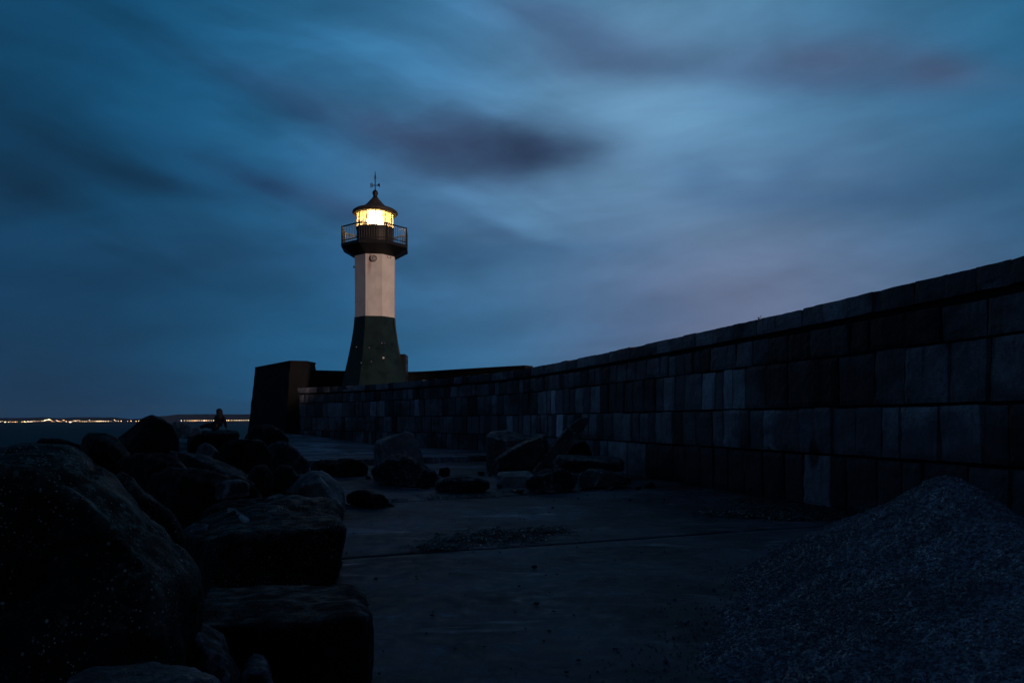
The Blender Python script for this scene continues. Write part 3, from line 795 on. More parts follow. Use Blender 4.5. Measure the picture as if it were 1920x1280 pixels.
    tube(bm, pr, .05, 8); mesh_obj('down_pipe', bm, 'green', root)
    bm = bmesh.new(); box(bm, (1.28, -.35, Z(731)), (1.88, .75, Z(664.5))); bmesh.ops.bevel(bm, geom=bm.edges[:], offset=.03, segments=2, affect='EDGES')
    porch = mesh_obj('porch', bm, 'black_iron', root)
    bm = bmesh.new(); tube(bm, [(1.86, .0, Z(681)), (1.94, .0, Z(680)), (1.94, .0, Z(676)), (1.86, .0, Z(675))], .03, 6); mesh_obj('porch_hook', bm, 'black_iron', porch)
    # small pale studs on the green foot
    HB = [(60.5, 731), (58.2, 721), (54.6, 704), (51.2, 688), (47.6, 671), (44.6, 655), (41.8, 640)]
    def half_at(y):
        for (h0, y0), (h1, y1) in zip(HB, HB[1:]):
            if y1 <= y <= y0: return h0 + (h1 - h0) * (y0 - y) / (y0 - y1)
        return 42
    for px, py, r_ in ((675.6, 653.8, .03), (701, 656, .03), (723, 647.5, .035), (727.6, 647.2, .02), (726.6, 674.6, .065), (705.5, 681.5, .03), (688, 684, .025)):
        w = (px - CX) * k; ha = half_at(py) * k
        best = None
        for i in range(8):
            n = face(i); t = Vector((-n.y, n.x, 0))
            if n.y > -.2: continue
            # point on this face with x = w
            lam = (w - n.x * ha) / t.x if abs(t.x) > 1e-4 else 99
            if abs(lam) <= ha * math.tan(R(22.5)) + .02: best = (n, n * ha + t * lam); break
        if best:
            n, p = best; bm = bmesh.new(); lathe(bm, [(r_, -.02), (r_, .035), (r_ * .6, .05)], 10)
            bm.transform(Matrix.Translation(p + Vector((0, 0, Z(py)))) @ n.to_track_quat('Z', 'Y').to_matrix().to_4x4()); mesh_obj('stud', bm, 'white' if r_ > .06 else 'steel', root)
build_lighthouse()

# ------------------------------------------------------------------ boulders
G = 'boulders tipped along the breakwater'
# nearest first
rock('boulder', 'huge rounded boulder with mossy speckled crest and painted skylit rim in the near left corner', [(-260, 900), (-120, 838), (0, 826), (62, 829), (122, 848), (200, 905), (270, 968), (335, 1030), (368, 1082), (374, 1160), (364, 1300), (-260, 1500), (300, 1500)],
     3.4, 2.2, 'rock_moss_lit_rim', [(-120, 900, 2.7), (60, 930, 2.65), (180, 1000, 2.6), (260, 1110, 2.6), (270, 1300, 2.5)], .42, 90, G, .8, False)
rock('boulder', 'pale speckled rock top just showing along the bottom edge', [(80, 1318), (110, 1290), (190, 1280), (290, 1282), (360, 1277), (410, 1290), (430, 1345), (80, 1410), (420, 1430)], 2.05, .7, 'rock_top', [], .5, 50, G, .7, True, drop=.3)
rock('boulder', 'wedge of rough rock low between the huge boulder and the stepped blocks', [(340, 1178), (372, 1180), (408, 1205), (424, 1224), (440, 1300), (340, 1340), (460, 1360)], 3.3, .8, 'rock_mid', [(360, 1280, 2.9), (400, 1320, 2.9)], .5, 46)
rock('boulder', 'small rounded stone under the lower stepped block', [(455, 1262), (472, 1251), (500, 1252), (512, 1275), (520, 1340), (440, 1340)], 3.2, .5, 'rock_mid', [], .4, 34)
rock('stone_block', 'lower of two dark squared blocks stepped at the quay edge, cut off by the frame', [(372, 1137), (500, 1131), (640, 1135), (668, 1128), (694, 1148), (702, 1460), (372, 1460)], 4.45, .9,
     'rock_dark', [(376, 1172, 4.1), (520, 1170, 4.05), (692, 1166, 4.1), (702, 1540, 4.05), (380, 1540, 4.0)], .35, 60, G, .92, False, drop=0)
rock('stone_block', 'large dark flat topped block with one pale painted skylit facet, beside the huge boulder', [(336, 1000), (380, 972), (432, 955), (500, 942), (560, 930), (620, 940), (640, 965), (600, 1060), (340, 1060)], 8.2, .5,
     'rock_speck', [(330, 1015, 6.6), (420, 1000, 6.3), (540, 1018, 6.2), (654, 1014, 6.3), (652, 1060, 6.2), (644, 1138, 6.1), (520, 1150, 5.95), (370, 1150, 5.95), (335, 1080, 6.2)], .42, 90, G, .95, False, drop=0)
def lit_facet():  # pale wedge painting the skylit patch on the block's top
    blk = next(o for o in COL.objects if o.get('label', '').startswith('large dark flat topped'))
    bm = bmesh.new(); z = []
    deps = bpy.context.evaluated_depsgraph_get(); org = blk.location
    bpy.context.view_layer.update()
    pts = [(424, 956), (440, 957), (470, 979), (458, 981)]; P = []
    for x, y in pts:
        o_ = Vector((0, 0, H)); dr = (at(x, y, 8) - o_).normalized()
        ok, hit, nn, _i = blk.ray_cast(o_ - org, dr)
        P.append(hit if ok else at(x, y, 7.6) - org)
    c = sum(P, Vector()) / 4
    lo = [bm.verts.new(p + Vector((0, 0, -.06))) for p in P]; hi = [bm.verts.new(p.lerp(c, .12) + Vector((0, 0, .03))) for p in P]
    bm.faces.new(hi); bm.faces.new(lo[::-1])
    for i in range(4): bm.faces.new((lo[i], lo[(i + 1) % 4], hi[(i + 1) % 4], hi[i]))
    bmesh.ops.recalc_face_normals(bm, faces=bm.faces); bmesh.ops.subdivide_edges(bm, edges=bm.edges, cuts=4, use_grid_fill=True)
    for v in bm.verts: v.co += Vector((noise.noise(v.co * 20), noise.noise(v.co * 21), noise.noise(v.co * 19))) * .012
    o = mesh_obj('lit_facet_patch', bm, 'lit_facet', blk); o['label'] = 'pale wedge painting a skylit facet on the block top'
M['lit_facet'] = rock_material('lit_facet_stone', (.45, .45, .44), (.65, .65, .63), 0, scale=4)
lit_facet()
rock('boulder', 'rounded dark boulder with speckled top behind the huge boulder', [(196, 930), (208, 898), (226, 884), (244, 890), (275, 925), (320, 965), (352, 1010), (350, 1090), (190, 1090)], 5.4, 1.2, 'rock_speck', [], .45, 50)
rock('boulder', 'ragged dark rock heap behind the flat topped block', [(330, 985), (372, 955), (420, 938), (470, 936), (520, 930), (560, 925), (580, 960), (330, 1040), (570, 1040)], 9.6, 1.2, 'rock_speck', [], .7, 56)
rock('boulder', 'dark rock mass under the long slanting slab', [(250, 880), (330, 872), (420, 890), (480, 905), (500, 960), (480, 1000), (250, 1000)], 10.8, 1.8, 'rock_dark', [], .6, 50)
rock('boulder', 'thin flat rock ledge below the long slanting slab', [(400, 906), (420, 899), (455, 898), (472, 905), (468, 930), (404, 935)], 10.2, 1.1, 'rock_mid', [(410, 912, 9.6), (466, 911, 9.6)], .4, 40, drop=.3)
rock('boulder', 'small speckled rock beside the grey wedge stone', [(466, 880), (482, 870), (500, 872), (514, 890), (512, 935), (462, 935)], 11.6, .9, 'rock_speck', [], .6, 36)
rock('boulder', 'second small rock between the long slab and the grey wedge stone', [(505, 884), (525, 870), (550, 874), (566, 895), (560, 940), (502, 940)], 12.2, .9, 'rock_speck', [], .6, 36)
rock('boulder', 'grey wedge shaped boulder with a pale left face near the quay edge', [(536, 920), (560, 897), (582, 882), (604, 880), (624, 897), (645, 920), (648, 960), (530, 965)], 12.0, 1.0,
     'rock_light', [(600, 890, 11.5), (556, 944, 11.2), (600, 915, 11.2), (640, 950, 11.3)], .45, 56, auto=False)
rock('boulder', 'low black boulder lying on the pavement right of the grey wedge stone', [(640, 950), (642, 928), (662, 920), (690, 917), (716, 925), (731, 940), (724, 949)], 13.0, .9, 'rock_dark', [], .5, 44)
# bank above the sea
rock('boulder', 'low dark rock leftmost on the skyline over the mossy boulder', [(60, 838), (78, 819), (98, 822), (130, 825), (155, 832), (168, 880), (50, 890)], 12.0, 1.5, 'rock_dark', [], .3, 56)
rock('boulder', 'blunt dark rock second from the left on the skyline', [(140, 840), (148, 813), (165, 809), (196, 812), (222, 820), (245, 850), (244, 900), (130, 900)], 13.0, 1.6, 'rock_dark', [], .3, 56)
rock('boulder', 'tall peaked dark boulder rising above the far shore lights', [(205, 835), (228, 817), (250, 798), (268, 782), (286, 775), (304, 781), (324, 796), (336, 820), (340, 900), (200, 900)], 15.0, 2.0, 'rock_dark', [(300, 800, 14.2), (270, 830, 14.0), (325, 850, 14.0)], .25, 80, auto=False, back=.55)
rock('boulder', 'broad dark boulder filling the bank below the peaked rock', [(200, 868), (250, 850), (300, 846), (330, 850), (360, 900), (350, 960), (200, 960)], 12.2, 1.8, 'rock_dark', [], .6, 50)
rock('boulder', 'pale grey boulder between the peaked rock and the sitting person', [(318, 800), (322, 786), (334, 786), (342, 793), (360, 798), (376, 801), (378, 812), (358, 822), (330, 822), (320, 812)], 20.0, 1.6, 'rock_light', [], .55, 46)
rock('stone_slab', 'flat dark slab on which the person sits', [(352, 812), (376, 806.5), (420, 806.8), (446, 807.5), (449, 816), (440, 850), (350, 850)], 29.0, 1.4, 'rock_dark', [(360, 812, 28.2), (446, 812, 28.2)], .25, 50, back=.95, drop=.0, auto=False)
rock('boulder', 'small pale rounded rock below the sitting person', [(366, 848), (372, 835), (384, 828), (396, 833), (410, 846), (412, 862), (364, 862)], 17.0, 1.0, 'rock_light', [], .5, 38)
rock('stone_slab', 'long slanting slab with pale upper edge pointing down to the quay', [(318, 843), (334, 845), (380, 850), (420, 866), (456, 882), (470, 896), (460, 925), (330, 915), (316, 870)], 13.6, 1.0,
     'rock_mid', [(345, 855, 12.9), (400, 872, 12.8), (452, 897, 12.7), (345, 900, 12.8)], .4, 60, auto=False)
rock('boulder', 'large black boulder with a pale top patch left of the end wall foot', [(402, 862), (412, 838), (430, 824), (452, 820), (490, 822), (508, 836), (520, 890), (398, 890)], 16.2, 1.8, 'rock_dark', [], .55, 50)
rock('boulder', 'rounded rock with a pale crown beside the far pavement', [(498, 850), (504, 833), (520, 827), (540, 828), (558, 842), (578, 864), (580, 885), (496, 890)], 17.6, 1.4, 'rock_mid', [], .55, 46)
rock('boulder', 'black trapezoid boulder at the foot of the end wall', [(455, 818), (468, 804), (480, 795), (510, 795), (528, 806), (542, 822), (545, 860), (450, 860)], 24.0, 1.8, 'rock_dark', [], .3, 44)
rock('boulder', 'dark low boulder hump hiding the edge of the far slab', [(574, 870), (590, 861), (640, 859), (680, 862), (698, 876), (694, 894), (600, 897), (574, 890)], 20.2, 1.2, 'rock_dark', [], .6, 44)
# fallen blocks on the quay
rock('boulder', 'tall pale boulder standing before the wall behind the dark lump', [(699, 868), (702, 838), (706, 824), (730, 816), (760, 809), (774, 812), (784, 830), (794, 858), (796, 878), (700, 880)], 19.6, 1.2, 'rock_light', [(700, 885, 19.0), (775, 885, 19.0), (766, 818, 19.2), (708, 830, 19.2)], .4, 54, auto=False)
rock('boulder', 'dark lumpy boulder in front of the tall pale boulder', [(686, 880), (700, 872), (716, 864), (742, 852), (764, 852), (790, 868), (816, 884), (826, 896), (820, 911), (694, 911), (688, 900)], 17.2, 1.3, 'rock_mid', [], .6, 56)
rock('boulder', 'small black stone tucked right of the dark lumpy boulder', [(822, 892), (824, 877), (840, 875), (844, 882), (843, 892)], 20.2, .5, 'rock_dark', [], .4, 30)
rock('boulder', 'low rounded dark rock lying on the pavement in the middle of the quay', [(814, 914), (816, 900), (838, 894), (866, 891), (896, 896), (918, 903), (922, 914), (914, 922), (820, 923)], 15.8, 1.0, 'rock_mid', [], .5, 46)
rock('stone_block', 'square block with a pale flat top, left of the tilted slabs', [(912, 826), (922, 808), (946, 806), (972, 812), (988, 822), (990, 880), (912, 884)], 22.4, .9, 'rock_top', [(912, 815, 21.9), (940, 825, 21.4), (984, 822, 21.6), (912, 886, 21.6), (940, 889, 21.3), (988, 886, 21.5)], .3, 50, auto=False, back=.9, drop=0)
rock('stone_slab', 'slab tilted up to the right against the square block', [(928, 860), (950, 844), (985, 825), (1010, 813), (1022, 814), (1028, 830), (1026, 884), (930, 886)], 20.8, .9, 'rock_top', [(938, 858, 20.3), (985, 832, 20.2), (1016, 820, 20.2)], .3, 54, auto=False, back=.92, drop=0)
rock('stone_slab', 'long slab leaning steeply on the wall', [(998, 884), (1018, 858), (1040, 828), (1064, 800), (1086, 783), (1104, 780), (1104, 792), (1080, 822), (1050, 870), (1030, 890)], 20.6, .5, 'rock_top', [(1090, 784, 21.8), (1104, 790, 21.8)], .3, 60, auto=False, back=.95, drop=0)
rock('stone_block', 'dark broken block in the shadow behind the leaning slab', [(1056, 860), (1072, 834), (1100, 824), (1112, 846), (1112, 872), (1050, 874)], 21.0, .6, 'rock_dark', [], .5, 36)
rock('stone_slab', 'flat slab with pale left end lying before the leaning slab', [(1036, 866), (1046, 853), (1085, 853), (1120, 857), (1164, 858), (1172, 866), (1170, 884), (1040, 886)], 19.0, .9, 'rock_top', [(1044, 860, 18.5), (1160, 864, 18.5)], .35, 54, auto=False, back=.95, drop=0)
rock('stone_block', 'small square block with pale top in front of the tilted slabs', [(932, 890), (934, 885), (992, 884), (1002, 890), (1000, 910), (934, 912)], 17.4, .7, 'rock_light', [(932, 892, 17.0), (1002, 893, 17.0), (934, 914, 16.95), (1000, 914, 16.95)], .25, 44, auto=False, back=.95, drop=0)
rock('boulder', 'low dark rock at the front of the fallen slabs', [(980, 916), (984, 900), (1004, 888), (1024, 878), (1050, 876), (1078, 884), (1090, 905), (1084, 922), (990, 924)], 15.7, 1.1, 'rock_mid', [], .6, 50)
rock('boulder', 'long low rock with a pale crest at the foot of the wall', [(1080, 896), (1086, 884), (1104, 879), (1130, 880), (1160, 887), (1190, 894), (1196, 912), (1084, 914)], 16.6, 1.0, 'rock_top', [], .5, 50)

def rubble():
    rnd = random.Random(31); protos = []
    for k in range(5):
        pts = [Vector((rnd.gauss(0, 1) * .17, rnd.gauss(0, 1) * .14, rnd.gauss(0, 1) * .09)) for _ in range(11)]
        bm, size = finish_rock(pts, 90 + k, .5, 22, 3)
        me = bpy.data.meshes.new('rubble_stone'); bm.to_mesh(me); bm.free(); me.materials.append(M[('rock_dark', 'rock_mid', 'rock_dark', 'rock_mid', 'rock_top')[k]])
        protos.append(me)
    spots = [(345, 832, 18.5), (392, 852, 15.5), (300, 870, 11.6), (356, 905, 9.4), (388, 940, 8.9), (440, 925, 9.2), (480, 905, 10.6), (500, 912, 10.8), (528, 915, 11.2), (556, 930, 10.9), (520, 935, 9.4), (470, 860, 15.0), (486, 866, 14.6), (560, 880, 15.5),
             (586, 890, 15.0), (330, 905, 8.6), (300, 920, 7.2), (340, 950, 7.0), (365, 965, 7.0), (646, 948, 12.9), (735, 948, 13.2), (838, 918, 15.9), (800, 914, 16.6), (934, 915, 16.6), (976, 922, 15.5), (1010, 912, 15.6), (1096, 916, 16.2), (1140, 914, 16.3), (1196, 912, 16.4),
             (1216, 908, 16.8), (1040, 888, 18.3), (1130, 890, 18.1), (905, 890, 20.6), (920, 892, 20.4), (560, 866, 19.0), (600, 858, 21.5), (640, 860, 21.5), (690, 894, 19.4)]
    bpy.context.view_layer.update(); dgr = bpy.context.evaluated_depsgraph_get()
    for i, (px, py, d) in enumerate(spots):
        p = at(px, py, d)
        if px > 640: p.z = .03
        else:
            ok, hit, nn, ix, ob_, mw = scene.ray_cast(dgr, p + Vector((0, 0, .35)), Vector((0, 0, -1)))
            if ok: p = hit + Vector((0, 0, .02))
        o = bpy.data.objects.new('rubble_stone', protos[rnd.choice([0, 0, 1, 2, 2, 3, 3, 4])]); COL.objects.link(o); o.location = p
        o.rotation_euler = (rnd.uniform(-.4, .4), rnd.uniform(-.4, .4), rnd.uniform(0, 6.28)); f = rnd.uniform(.45, 1.0) * (1 if px < 600 else .6); o.scale = (f, f, f)
        tag(o, 'small angular rubble stone wedged between or beside the big boulders', 'rubble stone', 'rubble stones between the boulders')
rubble()

# ------------------------------------------------------------------ gravel heap, seaweed, pebbles
def build_gravel():
    rnd = random.Random(4)
    ridge = [Vector((3.72, 6.35)), Vector((3.45, 5.5)), Vector((3.1, 4.2)), Vector((2.9, 2.6)), Vector((2.9, 1.4))]
    hts = [1.08, .97, .83, .68, .52]
    def height(x, y):
        p = Vector((x, y)); best = -9
        for i in range(len(ridge) - 1):
            a, b = ridge[i], ridge[i + 1]; ab = b - a; t = max(0, min(1, (p - a).dot(ab) / ab.length_squared))
            d = (p - (a + ab * t)); h = hts[i] + (hts[i + 1] - hts[i]) * t
            side = ab.cross(p - a)                     # right of ridge is steeper
            wob = 1 + .16 * noise.noise(Vector((x * .9, y * .9, 2)))
            if side > 0: rr = 1.15 * h / .9 * wob + .1
            else: rr = (1.75 if y > 5 else 1.9) * wob
            q = d.length / rr
            hh = h * (1 - q) if q > .12 else h * (1 - .06 - q * q * 4.0 * .9)
            best = max(best, hh)
        return best + .06 * noise.noise(Vector((x * 1.7, y * 1.7, 5))) - .05 * max(0, noise.noise(Vector((x * 2.6, y * 2.6, 8)))) + .022 * noise.noise(Vector((x * 5, y * 5, 1)))
    bm = bmesh.new(); lay = bm.loops.layers.float_color.new('tone')
    x0, x1, y0, y1, st = .3, 6.3, .8, 8.6, .05
    nx, ny = int((x1 - x0) / st), int((y1 - y0) / st); g = {}
    for j in range(ny + 1):
        for i in range(nx + 1):
            x, y = x0 + i * st, y0 + j * st; h = height(x, y)
            if h > -.06: g[i, j] = bm.verts.new((x, y, h + .012 * noise.noise(Vector((x * 22, y * 22, 0)))))
    for j in range(ny):
        for i in range(nx):
            q = [(i, j), (i + 1, j), (i + 1, j + 1), (i, j + 1)]
            if all(k in g for k in q): bm.faces.new([g[k] for k in q])
    for v in [v for v in bm.verts if not v.link_faces]: bm.verts.remove(v)
    for f in bm.faces:
        for l in f.loops: l[lay] = (.8, .8, .8, 1)
    base = [Vector(c) for c in ((1, 0, 0), (-1, 0, 0), (0, 1, 0), (0, -1, 0), (0, 0, 1), (0, 0, -1))]
    tri = [(0, 2, 4), (2, 1, 4), (1, 3, 4), (3, 0, 4), (2, 0, 5), (1, 2, 5), (3, 1, 5), (0, 3, 5)]
    n = 0
    while n < 90000:
        y = y0 + .9 + (y1 - y0 - .9) * rnd.random(); x = x0 + (x1 - x0) * rnd.random(); h = height(x, y)
        if h < -.02: 
            if h < -.35 or rnd.random() > .10 * math.exp(h * 6): continue
            h = .004
        # denser where the camera is near
        if rnd.random() > min(1, 5.0 / y): continue
        r = rnd.uniform(.005, .0105) * (1 + 1.1 * (rnd.random() < .03)) * .9 * (.8 + .06 * y)
        rot = Matrix.Rotation(rnd.random() * 6.28, 3, 'Z') @ Matrix.Rotation(rnd.random() * 6.28, 3, 'X')
        sc = Vector((rnd.uniform(.8, 1.5), rnd.uniform(.7, 1.1), rnd.uniform(.5, .9)))
        vs = [bm.verts.new(Vector((x, y, h + r * .35)) + rot @ Vector((b.x * sc.x, b.y * sc.y, b.z * sc.z)) * r * rnd.uniform(.8, 1.15)) for b in base]
        t = rnd.choice([.5, .7, .9, 1.1, 1.5])
        for a in tri:
            f = bm.faces.new([vs[k] for k in a])
            for l in f.loops: l[lay] = (t, t, t, 1)
        n += 1
    o = mesh_obj('gravel_heap', bm, 'gravel'); tag(o, 'big heap of grey gravel filling the near right corner by the wall', 'gravel heap', kind='stuff')
build_gravel()

def on_ground(px, py):
    d = F * H / (py - HY); return at(px, py, d)
def seaweed(name, label, blobs, count, seed, size=(.02, .07)):
    rnd = random.Random(seed); bm = bmesh.new()
    for _ in range(count):
        px, py, rx, ry = rnd.choice(blobs)
        p = on_ground(px + rnd.gauss(0, .45) * rx, max(py + rnd.gauss(0, .45) * ry, 860))
        if p.x > wall_x(p.y) - .22: continue
        L = rnd.uniform(*size); a = rnd.random() * 6.28; n = 4; w = L * rnd.uniform(.12, .3)
        prev = None; z0 = rnd.uniform(.004, .03)
        for i in range(n + 1):
            t = i / n; q = p + Vector((math.cos(a + t), math.sin(a + t), 0)) * L * (t - .5) * 2
            z = .016 + z0 * math.sin(math.pi * t) + .012 * rnd.random(); nn = Vector((-math.sin(a + t), math.cos(a + t), 0)) * w * math.sin(math.pi * (t * .8 + .1))
            row = (bm.verts.new((q.x + nn.x, q.y + nn.y, z)), bm.verts.new((q.x, q.y, z + w * .5)), bm.verts.new((q.x - nn.x, q.y - nn.y, z)))
            if prev: bm.faces.new((prev[0], prev[1], row[1], row[0])); bm.faces.new((prev[1], prev[2], row[2], row[1]))
            prev = row
    o = mesh_obj(name, bm, 'seaweed'); tag(o, label, 'seaweed', kind='stuff')
seaweed('seaweed', 'scraps of black seaweed strewn along the pavement joint', [(900, 1012, 90, 12), (860, 1018, 70, 12), (980, 1010, 70, 12), (1020, 996, 50, 5), (830, 1030, 60, 5), (930, 1002, 60, 8)], 900, 3)
seaweed('seaweed', 'dark band of seaweed against the foot of the wall by the gravel heap', [(1400, 965, 90, 8), (1480, 955, 100, 10), (1560, 965, 60, 10), (1440, 940, 90, 6), (1500, 970, 90, 9)], 2200, 5, (.03, .10))
seaweed('seaweed', 'thin scatter of seaweed between the fallen blocks', [(830, 935, 60, 5), (730, 940, 40, 3), (900, 932, 60, 4), (960, 922, 30, 3)], 260, 9)
def pebbles():
    rnd = random.Random(8); bm = bmesh.new()
    for _ in range(700):
        px, py = rnd.uniform(640, 1500), 900 + 380 * rnd.random() ** 1.5
        q = rnd.random()
        if q < .25: px, py = rnd.gauss(1250, 130), rnd.gauss(930, 9)
        elif q < .7: px, py = rnd.uniform(680, 1200), rnd.gauss(912, 9)
        p = on_ground(px, max(py, 880))
        if p.x > wall_x(p.y) - .25: continue
        r = rnd.uniform(.004, .013) * (2.2 if rnd.random() < .06 else 1)
        vs = bmesh.ops.create_icosphere(bm, subdivisions=1, radius=r)['verts']
        s = Vector((rnd.uniform(.8, 1.6), rnd.uniform(.8, 1.3), rnd.uniform(.5, .8)))
        for v in vs: v.co = Vector((v.co.x * s.x, v.co.y * s.y, v.co.z * s.z)) * rnd.uniform(.85, 1.1) + Vector((p.x, p.y, .012 + r * .3))
    o = mesh_obj('pebbles', bm, 'debris'); tag(o, 'loose pebbles scattered over the pavement', 'pebbles', kind='stuff')
pebbles()

def weed():
    p, tan, nor = along(next(ARC[i] for i, q in enumerate(LINE) if q.y > 15.2)); b = p - nor * .05 + Vector((0, 0, Z_TOP - .01))
    bm = bmesh.new(); rnd = random.Random(2)
    for i in range(7):
        a = rnd.random() * 6.28; l = rnd.uniform(.05, .12)
        tube(bm, [(0, 0, 0), (math.cos(a) * l * .2, math.sin(a) * l * .2, l * .6), (math.cos(a) * l * .45, math.sin(a) * l * .45, l)], [.006, .005, .002], 4)
    o = mesh_obj('weed', bm, 'weed', loc=b); tag(o, 'tiny weed tuft growing on top of the wall coping', 'weed')
weed()

# ------------------------------------------------------------------ person on the slab
def skin_body(name, verts, edges, radii, mat, parent=None, root=0, sub=2):
    me = bpy.data.meshes.new(name); me.from_pydata([Vector(v) for v in verts], edges, [])
    o = bpy.data.objects.new(name, me); COL.objects.link(o)
    o.modifiers.new('skin', 'SKIN'); 
    for i, r_ in enumerate(radii): me.skin_vertices[0].data[i].radius = (r_, r_) if not isinstance(r_, tuple) else r_
    me.skin_vertices[0].data[root].use_root = True
    s = o.modifiers.new('sub', 'SUBSURF'); s.levels = s.render_levels = sub
    dg = bpy.context.evaluated_depsgraph_get(); me2 = bpy.data.meshes.new_from_object(o.evaluated_get(dg)); bpy.data.objects.remove(o)
    for f in me2.polygons: f.use_smooth = True
    me2.materials.clear(); me2.materials.append(M[mat]); me2.name = name
    n = bpy.data.objects.new(name, me2); COL.objects.link(n)
    if parent: n.parent = parent
    return n
def build_person():
    base = at(410, 806.4, 28.5)
    V, E, Rd = [], [], []
    def add(p, r_, par=None):
        V.append(p); Rd.append(r_)
        if par is not None: E.append((par, len(V) - 1))
        return len(V) - 1
    pel = add((-.02, 0, .13), .15); ab = add((0, 0, .27), .125, pel); ch = add((.03, 0, .43), (.15, .12), ab); nb = add((.04, 0, .55), .075, ch)
    nk = add((.04, 0, .61), .05, nb); hd = add((.035, .0, .69), .085, nk); tp = add((.03, .0, .775), .07, hd)
    fc = add((-.03, .05, .68), .035, hd)
    sr = add((.17, .0, .51), .06, ch); er = add((.27, -.06, .28), .045, sr); wr = add((.33, -.10, .07), .032, er); pr = add((.345, -.12, .035), .034, wr)
    for i, (dx, dy, l) in enumerate(((.03, -.06, .05), (.05, -.045, .06), (.06, -.02, .06), (.055, .005, .055), (.0, -.05, .04))):
        k1 = add((.345 + dx * .6, -.12 + dy * .6, .022), .012, pr); add((.345 + dx * 1.5, -.12 + dy * 1.5, .012), .009, k1)
    sl_ = add((-.11, .02, .51), .06, ch); el = add((-.17, .10, .31), .044, sl_); wl = add((-.30, .14, .21), .032, el); pl = add((-.35, .15, .21), .034, wl)
    for dy in (-.03, -.01, .01, .03):
        k1 = add((-.39, .15 + dy, .215), .011, pl); add((-.43, .15 + dy, .195), .009, k1)
    k1 = add((-.35, .11, .20), .012, pl); add((-.38, .09, .185), .009, k1)
    for s in (-1, 1):
        hp = add((-.10, .08 * s, .12), .095, pel); kn = add((-.46, .09 * s + .04, .20 + .02 * s), .07, hp); an = add((-.80, .09 * s + .08, .075), .045, kn); add((-.90, .09 * s + .10, .05 + .02), .038, an)
    body = skin_body('person', V, E, Rd, 'skin'); body.location = base
    tag(body, 'person with long dark hair sitting on the slab, leaning back on one arm', 'person')
    jv = [(-.02, 0, .14), (0, 0, .27), (.03, 0, .43), (.04, 0, .53), (.17, 0, .51), (.27, -.06, .28), (.325, -.095, .09), (-.11, .02, .51), (-.17, .10, .31), (-.28, .135, .22)]
    skin_body('jacket', jv, [(0, 1), (1, 2), (2, 3), (2, 4), (4, 5), (5, 6), (2, 7), (7, 8), (8, 9)], [.175, .15, (.17, .14), .09, .075, .06, .045, .075, .06, .045], 'jacket', body)
    tv, te, tr = [(-.02, 0, .12)], [], [.165]
    for s in (-1, 1):
        i = len(tv); tv += [(-.10, .08 * s, .13), (-.46, .09 * s + .04, .205 + .02 * s), (-.78, .09 * s + .08, .085)]; te += [(0, i), (i, i + 1), (i + 1, i + 2)]; tr += [.115, .085, .06]
    skin_body('trousers', tv, te, tr, 'trousers', body)
    bm = bmesh.new(); prev = None; hp = [(.03, -.0, .835, .02), (.032, -.005, .825, .06), (.035, -.01, .79, .10), (.04, -.015, .74, .118), (.048, -.02, .69, .122), (.058, -.035, .62, .118), (.068, -.05, .54, .128), (.074, -.06, .46, .12), (.076, -.06, .40, .09), (.078, -.06, .36, .04)]
    for x, y, z, w in hp:
        row = [bm.verts.new((x + w * math.cos(t) * (1 + .05 * noise.noise(Vector((k * 1.3, z * 5, 0)))), y - .02 + w * .8 * math.sin(t), z)) for k, t in enumerate([q * math.tau / 20 for q in range(20)])]
        if prev:
            for k in range(20): bm.faces.new((prev[k], row[k], row[(k + 1) % 20], prev[(k + 1) % 20]))
        else: bm.faces.new(row)
        prev = row
    bm.faces.new(prev[::-1]); bmesh.ops.recalc_face_normals(bm, faces=bm.faces)
    mesh_obj('hair', bm, 'hair', body, True)
build_person()

# ------------------------------------------------------------------ far shore
def hill(name, px_tops, d, depth, zbase=-1.7):
    bm = bmesh.new(); P = [at(x, y, d) for x, y in px_tops]
    rows = []
    for q, (dy, f) in enumerate(((-depth * .5, 0.0), (-depth * .25, .62), (0, 1.0), (depth * .6, .0))):
        row = []
        for i, p in enumerate(P):
            z = zbase + (p.z - zbase) * f * (1 + (.05 * noise.noise(Vector((i * .7, q, 3))) if 0 < f < 1 else 0))
            row.append(bm.verts.new((p.x * (d + dy) / d, d + dy, z)))
        rows.append(row)
    for a, b in zip(rows, rows[1:]):
        for i in range(len(P) - 1): bm.faces.new((a[i], a[i + 1], b[i + 1], b[i]))
    o = mesh_obj(name, bm, 'far_hill', smooth=True); tag(o, kind='structure')
def fill(pts, step=6):
    out = []
    for (x0, y0), (x1, y1) in zip(pts, pts[1:]):
        n = max(1, int((x1 - x0) / step))
        for i in range(n):
            x = x0 + (x1 - x0) * i / n; t = i / n; t = t * t * (3 - 2 * t)
            out.append((x, y0 + (y1 - y0) * t + .5 * noise.noise(Vector((x * .11, 0, 0)))))
    return out + [pts[-1]]
hill('hill', fill([(-300, 786), (-100, 784), (0, 783), (50, 783), (80, 782), (110, 783.5), (150, 782), (215, 782), (232, 784), (250, 786), (290, 789)]), 2500, 300)
hill('hill', fill([(215, 789.5), (250, 785), (300, 780), (340, 776.5), (400, 776), (440, 776.5), (475, 776.2), (520, 778), (620, 785), (700, 789.5)]), 3000, 400)

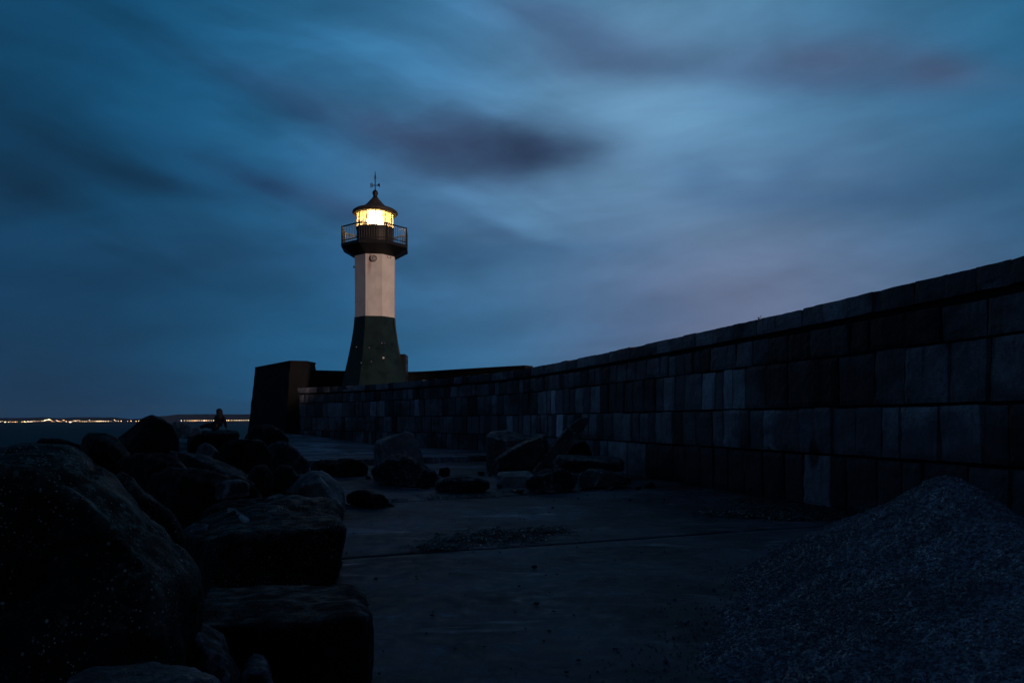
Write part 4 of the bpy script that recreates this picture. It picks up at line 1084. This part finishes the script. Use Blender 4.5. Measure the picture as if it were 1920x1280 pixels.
def lamp_protos():
    out = {}
    for key, mat, r_ in (('w', 'lamp_white', .46), ('o', 'lamp_warm', .48), ('d', 'lamp_dim', .44)):
        rt = bpy.data.objects.new('street_lamp', None)
        bm = bmesh.new(); tube(bm, [(0, 0, -6), (0, 0, 0)], [.18, .10], 6); ps = bpy.data.meshes.new('post'); bm.to_mesh(ps); bm.free(); ps.materials.append(M['lamp_post'])
        bm = bmesh.new(); bmesh.ops.create_icosphere(bm, subdivisions=2, radius=r_); me = bpy.data.meshes.new('lamp_globe'); bm.to_mesh(me); bm.free(); me.materials.append(M[mat])
        out[key] = (ps, me)
    return out
LP = lamp_protos()
def lamp(px, py, d, key, label, group, sc=1.0):
    p = at(px, py, d)
    rt = bpy.data.objects.new('street_lamp', None); COL.objects.link(rt); rt.location = (p.x, p.y, -1.7)
    tag(rt, label, 'lamp', group)
    a = bpy.data.objects.new('post', LP[key][0]); COL.objects.link(a); a.parent = rt; a.location = (0, 0, p.z + 1.7); a.scale.z = max(.1, (p.z + 1.7) / 6)
    b = bpy.data.objects.new('lamp_globe', LP[key][1]); COL.objects.link(b); b.parent = rt; b.location = (0, 0, p.z + 1.7); b.scale = (sc, sc, sc)
def far_lights():
    rnd = random.Random(6); D1, D2 = 1150, 1150
    row = [340, 345.8, 351.4, 356, 360, 364, 366.5, 369.5, 374, 378.5, 382.5, 384.5, 387.5, 391.5, 396, 400.5, 425, 428.5, 434.5, 440, 444, 448.6, 453, 457.2, 461.2, 465.6]
    for i, x in enumerate(row):
        lamp(x, 788.4 - (x - 340) * .007, D2, 'o' if rnd.random() < .45 else 'w', 'small round lamp in the even row on the far promenade left of the end wall', 'row of lamps on the far promenade', rnd.uniform(.8, 1.1) * (1.35 if x in (382.5, 428.5) else 1))
    town = [(2, 790), (5, 789), (9, 791), (11, 790.5), (16, 791), (19, 790), (23, 790.5), (26, 791), (29, 790.8), (32, 790.5), (41, 790.5), (46, 790), (49, 791), (52, 789.5), (54, 790.5), (57, 790), (60, 790.2), (63, 788.5), (66, 789.5),
            (70, 789.5), (73, 789), (78, 788.8), (81, 789.2), (83, 788), (86, 787.5), (88, 786.6), (91, 786), (93.5, 786.6), (96, 787.8), (98, 789.4), (101, 790), (106, 787.8), (108, 788.6), (111, 789.5), (115, 790), (118, 787.6), (121, 787.4), (124, 790),
            (130, 790.8), (133, 791), (136, 789.8), (139, 788.2), (142, 789), (145, 788), (148, 788), (150, 789.8), (155, 789.8), (159, 790), (163, 789.6), (168, 787.2), (169, 789.8), (173, 789.6), (178, 789.4), (181, 789.3), (184, 789.5), (187, 789.2), (190, 789.4), (194, 789.4),
            (198, 789.4), (203, 789.4), (208, 789.4), (214, 787), (217, 789), (222, 789.2), (227, 789.2), (240, 789.4), (246, 789), (255, 789.2), (260, 789)]
    for x, y in town:
        big = x in (9, 46, 52, 86, 88, 91, 93.5, 130, 133, 184, 187, 227)
        lamp(x + rnd.uniform(-.5, .5), y, D1, rnd.choice('owwd') if not big else rnd.choice('wo'), 'warm lamp among the scattered town lights on the far shore left of the peaked rock', 'scattered town lights on the far shore', rnd.uniform(.7, 1.2) * (1.5 if big else 1))
    bm = bmesh.new(); pts = [at(x, 790, D1) for x in range(-200, 720, 20)]; prev = None       # low far land under the lamps
    for p in pts:
        r_ = [bm.verts.new((p.x, p.y - 25, -1.75)), bm.verts.new((p.x, p.y - 12, -1.1)), bm.verts.new((p.x, p.y + 60, -.9)), bm.verts.new((p.x, p.y + 70, -1.75))]
        if prev:
            for k in range(3): bm.faces.new((prev[k], r_[k], r_[k + 1], prev[k + 1]))
        prev = r_
    o = mesh_obj('land', bm, 'far_hill'); tag(o, kind='structure')
far_lights()
def build_haze():
    bm = bmesh.new(); box(bm, (-3500, -150, -3.2), (2500, 4200, 80))
    m = bpy.data.materials.new('haze'); m.use_nodes = True; N = NT(m.node_tree); o = N.n('ShaderNodeOutputMaterial'); v = N.n('ShaderNodeVolumePrincipled')
    v.inputs['Color'].default_value = (.55, .78, 1, 1); v.inputs['Density'].default_value = .00008; v.inputs['Anisotropy'].default_value = .2
    N.t.links.new(v.outputs[0], o.inputs['Volume'])
    h = mesh_obj('haze', bm, m); tag(h, kind='stuff')
build_haze()
bpy.context.view_layer.update()
